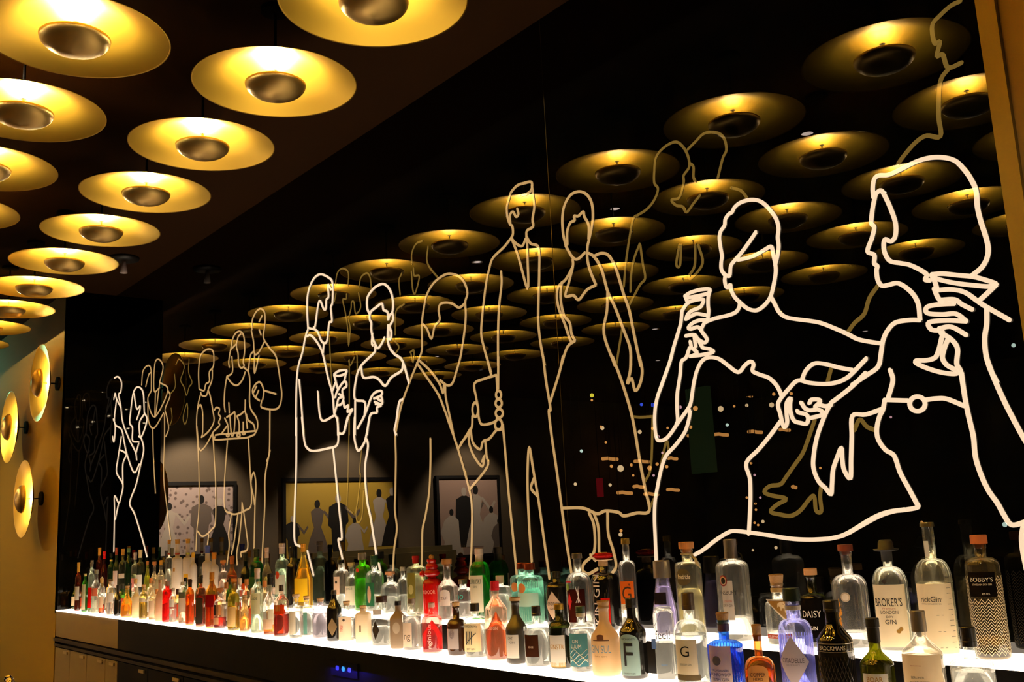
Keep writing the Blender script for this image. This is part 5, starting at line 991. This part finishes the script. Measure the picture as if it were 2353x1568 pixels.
bottle('frosted white bottle with lime neck band and black-gold cap, right of three alike', 'b', 432, 1239, 23, by=1362, shape='square', P=(0.64, 0.70, 0.40), solid=WFROST, cap=('foil', (200, 150, 50), 0.03), labs=((0.30, 0.42, 0.5, (240, 190, 50), 'rect', 0.2),), extra=neckring((150, 160, 60), 0.74))
bottle('frosted white bottle with red neck band, middle of three alike', 'b', 408, 1240, 25, by=1359, shape='square', P=(0.64, 0.70, 0.40), solid=WFROST, cap=('foil', (205, 150, 60), 0.03), labs=((0.46, 0.52, 0.2, (180, 130, 50), 'rect', -0.3),), extra=neckring((160, 60, 35), 0.74))
bottle('clear bottle with rust neck band and black-gold cap, left of three alike', 'b', 389, 1241, 17, by=1357, shape='square', P=(0.64, 0.70, 0.40), glass=(0.85, 0.82, 0.7), liq=WATER, level=0.5, cap=('foil', (200, 140, 50), 0.03), extra=neckring((150, 60, 35), 0.74))
bottle('bottle with yellow cap tucked behind the frosted white trio', 'b', 444, 1270, 18, Y=-0.07, shape='round', P=(0.62, 0.78, 0.4), solid=WFROST, cap=('foil', (235, 180, 50), 0.035))
bottle('pale bottle with gold and red cap left of the frosted trio', 'b', 370, 1288, 18, by=1354, shape='slope', P=(0.55, 0.76, 0.38), glass=(0.95, 0.9, 0.78), liq=(0.96, 0.92, 0.8), level=0.6, cap=('foil', (215, 150, 45), 0.035))
bottle('pale bottle with brown ball-like stopper', 'b', 355, 1291, 18, by=1352, shape='slope', P=(0.55, 0.76, 0.38), glass=(0.95, 0.88, 0.72), liq=(0.96, 0.9, 0.76), level=0.6, cap=('wood', (170, 105, 50), 0.035))
bottle('tall slim yellow-green bottle', 'b', 339, 1290, 15, by=1350, shape='cone', P=(0.45, 0.75, 0.36), glass=(0.75, 0.75, 0.2), liq=(0.85, 0.85, 0.3), level=0.6, cap=('foil', (190, 120, 60), 0.03))
bottle('bottle with cream and gold cap, dark belly and white label', 'b', 323, 1264, 20, by=1350, shape='round', P=(0.62, 0.74, 0.38), glass=(0.30, 0.32, 0.2), liq=(0.3, 0.3, 0.18), level=0.5, cap=('foil', (240, 215, 160), 0.06), labs=((0.2, 0.46, 0.9, WHITE, 'rect'),))
bottle('bottle with plain whitish cap left of the cream-and-gold-capped one', 'b', 311, 1270, 18, Y=-0.08, shape='round', P=(0.62, 0.74, 0.38), glass=(0.6, 0.62, 0.5), liq=(0.7, 0.7, 0.55), level=0.5, cap=('foil', (220, 195, 185), 0.055), labs=((0.1, 0.40, 0.9, (235, 150, 140), 'rect'),))
bottle('dark green bottle with pale green cap disc', 'b', 296, 1261, 17, by=1347, shape='round', P=(0.64, 0.76, 0.4), glass=(0.08, 0.22, 0.08), liq=(0.08, 0.2, 0.06), level=0.6, cap=('foil', (110, 140, 90), 0.03))
bottle('dark bottle with tall gold foil neck and cream shoulder label', 'b', 283, 1262, 19, by=1346, shape='round', P=(0.60, 0.74, 0.36), glass=(0.25, 0.26, 0.15), liq=(0.2, 0.2, 0.1), level=0.6, cap=('foil', (215, 155, 60), 0.05), labs=((0.36, 0.46, 0.9, (235, 215, 190), 'rect'),))
bottle('slim bottle with reddish brown foil', 'b', 268, 1259, 14, by=1344, shape='slope', P=(0.56, 0.74, 0.4), glass=(0.3, 0.36, 0.15), liq=(0.3, 0.3, 0.12), level=0.5, cap=('foil', (165, 75, 50), 0.06), labs=((0.14, 0.5, 0.9, (232, 205, 190), 'rect'),))
bottle('green bottle with black top and gold collar', 'b', 256, 1272, 16, by=1343, shape='round', P=(0.60, 0.74, 0.4), glass=(0.1, 0.24, 0.08), liq=(0.1, 0.24, 0.08), level=0.5, cap=('foil', (30, 28, 22), 0.03), extra=neckring((215, 185, 80), 0.80))
bottle('bottle with bright red conical collar', 'b', 240, 1268, 16, by=1342, shape='cone', P=(0.5, 0.7, 0.4), glass=(0.3, 0.06, 0.05), liq=(0.3, 0.05, 0.05), level=0.5, cap=('foil', (225, 25, 20), 0.06), labs=((0.2, 0.4, 0.5, (235, 215, 160), 'oval'),))
bottle('dark red bottle with golden yellow foil cap, leftmost tall one at the back', 'b', 229, 1259, 16, by=1341, shape='round', P=(0.6, 0.74, 0.4), glass=(0.35, 0.05, 0.05), liq=(0.3, 0.04, 0.04), level=0.5, cap=('foil', (225, 155, 50), 0.065))
bottle('clear grey bottle at the back near the ochre wall', 'b', 212, 1288, 16, by=1340, shape='round', P=(0.6, 0.74, 0.4), glass=(0.75, 0.75, 0.7), liq=WATER, level=0.5, cap=('cyl', (110, 100, 90), 0.03))
words = sorted({L[0] for b in PLACED for L in b['txt']}); prebuild(words)
relax()
for b in PLACED:
    build(b)
DBG_BOTTLES = [(b['label'][:40], round(b['H'], 3), round(b['r'], 3), round(b['y'], 3)) for b in PLACED]

# ------------------------------------------------------------------ the rest of the room, seen in the dark glass
def mirrored(px, py, D):
    P = on_y(px, py, D); P.y = -P.y; return P
def poster(label, x0, x1, y0, y1, bg, people, dots=None):
    X = XFAR+0.02
    a = on_x(x0, y0, X); b = on_x(x1, y1, X); ya, yb = -b.y, -a.y           # mirrored: real y is negative
    ztop, zbot = max(a.z, b.z), min(a.z, b.z)
    ztop = on_x((x0+x1)/2, y0, X).z; zbot = on_x((x0+x1)/2, y1, X).z
    w, h = yb-ya, ztop-zbot
    t = thing('framed_poster', label, 'poster', (X, (ya+yb)/2, zbot), 'large framed posters on the far wall')
    fr = pbr('dark_frame', (0.006, 0.005, 0.005), 0.5)
    bm = bmesh.new(); f = 0.05
    box(bm, -0.02, 0.03, -w/2-f, w/2+f, h, h+f); box(bm, -0.02, 0.03, -w/2-f, w/2+f, -f, 0); box(bm, -0.02, 0.03, -w/2-f, -w/2, 0, h); box(bm, -0.02, 0.03, w/2, w/2+f, 0, h)
    obj('frame', bm, fr, t)
    boxo('print', 0.0, 0.008, -w/2, w/2, 0, h, bg, t)
    sh = {'k': paint((28, 24, 22), 0.7), 'w': paint((205, 190, 175), 0.7), 'g': paint((120, 105, 95), 0.7)}
    bms = {k: bmesh.new() for k in sh}
    def poly(k, pts, d): bms[k].faces.new([bms[k].verts.new((0.009+d, -w/2+w*(1-min(max(u, 0.001), 0.999)), h*min(max(v, 0.001), 0.999))) for u, v in pts])
    for i, (u, v, s, tone, kind) in enumerate(people):
        d = 0.0006*i; q = w/h
        c = [(u+s*0.055/q*math.cos(a), v+s*0.93+s*0.075*math.sin(a)) for a in [2*PI*j/14 for j in range(14)]]
        poly('k' if tone != 'k' else 'w', c, d+0.0003)
        if kind == 'gown': body = [(-0.04, .86), (-.13, .8), (-.10, .62), (-.07, .52), (-.16, .3), (-.24, 0), (.24, 0), (.16, .3), (.07, .52), (.10, .62), (.13, .8), (.04, .86)]
        elif kind == 'suit': body = [(-0.05, .86), (-.17, .8), (-.19, .5), (-.13, .45), (-.12, .2), (-.10, 0), (.12, 0), (.12, .3), (.14, .5), (.19, .55), (.17, .8), (.05, .86)]
        else: body = [(-0.05, .86), (-.2, .75), (-.3, .5), (-.2, .3), (-.3, 0), (.3, 0), (.25, .3), (.2, .6), (.17, .8), (.05, .86)]
        poly(tone, [(u+s*x/q, v+s*y) for x, y in body], d)
        poly(tone if tone != 'k' else 'g', [(u+s*x/q, v+s*y) for x, y in ((.12, .78), (.30, .55), (.42, .72), (.39, .76), (.30, .64), (.14, .82))], d+0.0001)
    for k, bm in bms.items():
        if bm.faces: obj('printed_figures', bm, sh[k], t)
        else: bm.free()
    l = bpy.data.lights.new('picture_light', 'SPOT'); l.energy = 900; l.color = (1, 0.80, 0.58); l.spot_size = 1.25; l.spot_blend = 0.5; l.shadow_soft_size = 0.05
    lo = bpy.data.objects.new('picture_light', l); COL.objects.link(lo); lo.parent = t; lo.location = (0.95, 0, h+1.15)
    lo.rotation_euler = (Vector((0, 0, h*0.25))-Vector((0.95, 0, h+1.15))).to_track_quat('-Z', 'Y').to_euler()
def dotted(name, c, c2):
    m, t, o = nt(name); p = t.nodes.new('ShaderNodeBsdfPrincipled'); v = t.nodes.new('ShaderNodeTexVoronoi'); v.inputs['Scale'].default_value = 14
    tc = t.nodes.new('ShaderNodeTexCoord'); r = t.nodes.new('ShaderNodeValToRGB'); r.color_ramp.elements[0].position = 0.25; r.color_ramp.elements[1].position = 0.35
    r.color_ramp.elements[0].color = (*c2, 1); r.color_ramp.elements[1].color = (*c, 1)
    t.links.new(tc.outputs['Object'], v.inputs[0]); t.links.new(v.outputs['Distance'], r.inputs[0]); t.links.new(r.outputs[0], p.inputs['Base Color']); p.inputs['Roughness'].default_value = 0.6
    t.links.new(p.outputs[0], o.inputs[0]); return m
poster('framed poster with speckled pale ground and dancing figures, leftmost in the reflection', 338, 534, 1116, 1275, dotted('speckled_print', (0.55, 0.42, 0.38), (0.2, 0.14, 0.12)),
       [(0.25, 0.0, 0.75, 'w', 'gown'), (0.62, 0.0, 0.85, 'g', 'suit'), (0.84, 0.0, 0.8, 'k', 'gown')])
poster('framed poster with mustard yellow ground and party guests, middle one in the reflection', 655, 906, 1106, 1278, pbr('mustard_print', (0.62, 0.40, 0.05), 0.6),
       [(0.06, 0.0, 0.55, 'k', 'suit'), (0.28, 0.0, 0.75, 'g', 'gown'), (0.47, 0.0, 0.82, 'k', 'suit'), (0.62, 0.0, 0.5, 'w', 'sit'), (0.86, 0.1, 0.78, 'w', 'gown'), (0.99, 0.1, 0.8, 'k', 'gown')])
poster('framed poster with dusty pink ground and seated women, rightmost in the reflection', 1006, 1148, 1100, 1275, pbr('dusty_pink_print', (0.50, 0.33, 0.26), 0.6),
       [(0.2, 0.0, 0.6, 'w', 'sit'), (0.42, 0.1, 0.78, 'k', 'suit'), (0.62, 0.1, 0.8, 'w', 'gown'), (0.88, 0.0, 0.62, 'w', 'sit'), (1.0, 0.0, 0.45, 'g', 'sit')])
# a low sofa in front of the posters
sp = on_x(935, 1245, XFAR+0.9); sofa = thing('sofa', 'low olive velvet sofa below the posters, seen in the reflection', 'sofa', (XFAR+0.75, -sp.y, 0))
velvet = pbr('olive_velvet', (0.16, 0.12, 0.04), 0.9)
boxo('seat', -0.35, 0.45, -1.3, 1.3, 0.12, 0.55, velvet, sofa, 0.05); boxo('backrest', -0.6, -0.36, -1.3, 1.3, 0.12, 1.30, velvet, sofa, 0.08)
for y in (-1.45, 1.31): boxo('armrest', -0.6, 0.45, y, y+0.14, 0.0, 0.85, velvet, sofa, 0.04)
for x in (-0.5, 0.35):
    for y in (-1.2, 1.1): boxo('leg', x, x+0.06, y, y+0.06, 0.0, 0.12, BLACKM, sofa)
# scattered lights of the room and the windows behind the camera
LC = {'o': (1.0, 0.42, 0.10), 'c': (1.0, 0.68, 0.34), 'w': (0.75, 1.0, 0.85), 'y': (1.0, 0.85, 0.06), 'b': (0.06, 0.12, 1.0), 'g': (0.1, 0.75, 0.45), 'p': (0.85, 0.45, 0.5)}
DOTS = [(1384,984,5,'c'),(1381,981,3,'o'),(1392,1017,3,'o'),(1470,993,5,'c'),(1336,1037,4,'w'),(1360,909,5,'y'),(1360,920,3,'o'),(1426,1077,8,'c'),(1451,1069,4,'o'),(1322,1113,4,'c'),(1402,1115,4,'c'),(1493,1076,6,'o'),
  (1522,1041,3,'p'),(1510,1067,4,'o'),(1532,1073,4,'o'),(1502,1093,3,'p'),(1455,1093,3,'o'),(1656,940,7,'c'),(1598,939,6,'o'),(1563,936,4,'p'),(1773,931,6,'c'),(1716,932,4,'c'),(1687,934,3,'o'),(1671,977,4,'w'),(1778,906,4,'o'),(1818,905,4,'o'),
  (1726,1065,3,'o'),(1734,1092,3,'p'),(1747,1144,3,'p'),(1736,1158,3,'o'),(1737,1172,3,'o'),(1716,1144,3,'o'),(1753,1199,4,'c'),(1734,1202,3,'o'),(1742,1207,3,'o'),(1783,1259,4,'c'),(1730,1265,3,'c'),(1885,1076,3,'o'),(2047,959,3,'p'),(2300,684,4,'o'),
  (2329,794,5,'w'),(2309,1206,6,'w'),(1474,930,4,'b'),(1500,931,5,'b'),(1500,985,4,'o'),(1512,1004,4,'p'),(1427,1220,4,'o'),(1426,1229,5,'c'),(1405,1072,4,'o'),(1587,982,4,'o'),(1534,984,3,'o'),(2118,1200,3,'o')]
BARS = [(1384,1419,1055,'o'),(1458,1492,1061,'o'),(1419,1452,1133,'o'),(1481,1512,1136,'o'),(1456,1479,1119,'o'),(1533,1560,1126,'o'),(1535,1556,1054,'o'),(1580,1607,1002,'o'),(1641,1673,999,'o'),(1719,1751,993,'o'),(1791,1815,988,'o'),(1637,1650,918,'o'),(1714,1728,910,'o'),(1604,1630,979,'w'),(1820,1830,1120,'o')]
CNT = {}
NUM = ordn + ['thirteenth', 'fourteenth', 'fifteenth', 'sixteenth', 'seventeenth', 'eighteenth', 'nineteenth', 'twentieth', 'twenty-first', 'twenty-second', 'twenty-third', 'twenty-fourth', 'twenty-fifth', 'twenty-sixth', 'twenty-seventh', 'twenty-eighth']
def far_point(px, py, i, base=7.9):
    P = mirrored(px, py, base+(0.33*((i*5) % 9) if base < 9 else 0.28*((i*3) % 7)))
    if P.x < XFAR+0.3:
        P = on_x(px, py, XFAR+0.3+0.22*((i*2) % 5)); P.y = -P.y
    return P
for i, (px, py, r, c) in enumerate(sorted(DOTS)):
    P = far_point(px, py, i); q = proj((P.x, -P.y, P.z))
    rad = r*0.95*q[2]/FPX
    word = {'o': 'orange', 'c': 'cream', 'w': 'greenish white', 'y': 'yellow', 'b': 'blue', 'p': 'pink'}[c]
    CNT[c] = CNT.get(c, 0)+1
    t = thing('distant_lamp', 'small round %s light mirrored in the dark glass, %s of its colour from left' % (word, NUM[CNT[c]-1]), 'distant light', P, 'far lights mirrored in the glass')
    k = 'globe'+c
    if k not in SHARED:
        bm = bmesh.new(); sphere(bm, (0, 0, 0), 1.0, 12); o = obj('globe', bm, emis('far_light_'+word.replace(' ', '_'), LC[c], 11.0), t)
        SHARED[k] = o.data; o.scale = (rad,)*3
    else:
        o = bpy.data.objects.new('globe', SHARED[k]); COL.objects.link(o); o.parent = t; o.scale = (rad,)*3
    bm = bmesh.new(); tube(bm, [(0, 0, rad*0.8), (0, 0, ZC-P.z)], 0.003, 4); obj('cable', bm, BLACKM, t)
for i, (x0, x1, py, c) in enumerate(sorted(BARS)):
    A0, B0 = far_point(x0, py, i, 11.2), far_point(x1, py+1, i, 11.2); cen = (A0+B0)/2
    word = {'o': 'orange', 'w': 'greenish white'}[c]; CNT['bar'+c] = CNT.get('bar'+c, 0)+1
    t = thing('distant_strip_lamp', 'short level %s light bar mirrored in the dark glass, %s from left' % (word, NUM[CNT['bar'+c]-1]), 'distant light', cen, 'far light bars mirrored in the glass')
    bm = bmesh.new(); tube(bm, [A0-cen, (A0-cen)*0.3+Vector((0, 0, 0.012)), (B0-cen)*0.3, B0-cen], 0.030, 8); obj('light_bar', bm, emis('far_bar_'+word.replace(' ', '_'), LC[c], 8.0), t)
    bm = bmesh.new(); tube(bm, [(0, 0, 0.02), (0, 0, ZC-cen.z)], 0.003, 4); obj('cable', bm, BLACKM, t)
# tall green pillar and a red banner by the windows
a, b = mirrored(1582, 995, 10.5), mirrored(1640, 1085, 10.5)
t = tag(boxo('green_screen', a.x, b.x, -10.6, -10.5, b.z, ZC-0.002, emis('green_lit_panel', (0.10, 0.16, 0.05), 0.8)), 'tall dim green lit panel far behind the viewer, mirrored in the glass', 'lit panel')
a, b = mirrored(1375, 1100, 9.6), mirrored(1385, 1142, 9.6); a.x = max(a.x, XFAR+0.1); b.x = max(b.x, a.x+0.1)
t = thing('red_sign', 'narrow upright red lit sign hanging far behind the viewer, mirrored in the glass', 'sign', ((a.x+b.x)/2, -9.6, b.z))
boxo('lit_face', -0.06, 0.06, 0.0, 0.05, 0, a.z-b.z, emis('red_lit_panel', (0.7, 0.02, 0.03), 1.6), t)
bm = bmesh.new(); tube(bm, [(0, 0.025, a.z-b.z), (0, 0.025, ZC-b.z)], 0.006, 6); obj('rod', bm, BLACKM, t)

# herb beside the zigzag bottle
P = on_y(2342, 1480, -0.10); P.x = XR-0.055
t = thing('herb_pot', 'small glass with green herb leaves at the right edge of the upper shelf', 'herb glass', (P.x, -0.10, ZB+0.0004))
bm = bmesh.new(); lathe(bm, [(0, 0.002), (0.022, 0.0), (0.026, 0.05), (0.024, 0.05), (0.020, 0.006), (0, 0.006)], 24); obj('glass_cup', bm, thin_glass((0.9, 0.93, 0.9)), t, True)
rr = random.Random(9); leafm = pbr('herb_leaf', (0.06, 0.16, 0.02), 0.5)
for k in range(7):
    a = rr.uniform(0, 2*PI); e = Vector((math.cos(a)*0.03, math.sin(a)*0.03, rr.uniform(0.07, 0.12))); bm = bmesh.new(); m_ = e*0.5; m_.z = e.z*0.7
    tube(bm, [(0, 0, 0.008), m_, e], 0.0012, 5); obj('stalk', bm, leafm, t)
    bm = bmesh.new()
    for j in range(3):
        c = e*(0.75+0.15*j); s = Vector((rr.uniform(-1, 1), rr.uniform(-1, 1), rr.uniform(-.3, .6))).normalized()*0.022; n_ = s.cross(Vector((0, 0, 1))).normalized()*0.010; up = Vector((0, 0, 0.002))
        v = [bm.verts.new(p) for p in (c, c+s*0.5+n_+up, c+s, c+s*0.5-n_+up)]; mid = bm.verts.new(c+s*0.5-up)
        for i in range(4): bm.faces.new((v[i], v[(i+1) % 4], mid))
    obj('leaf', bm, leafm, t)
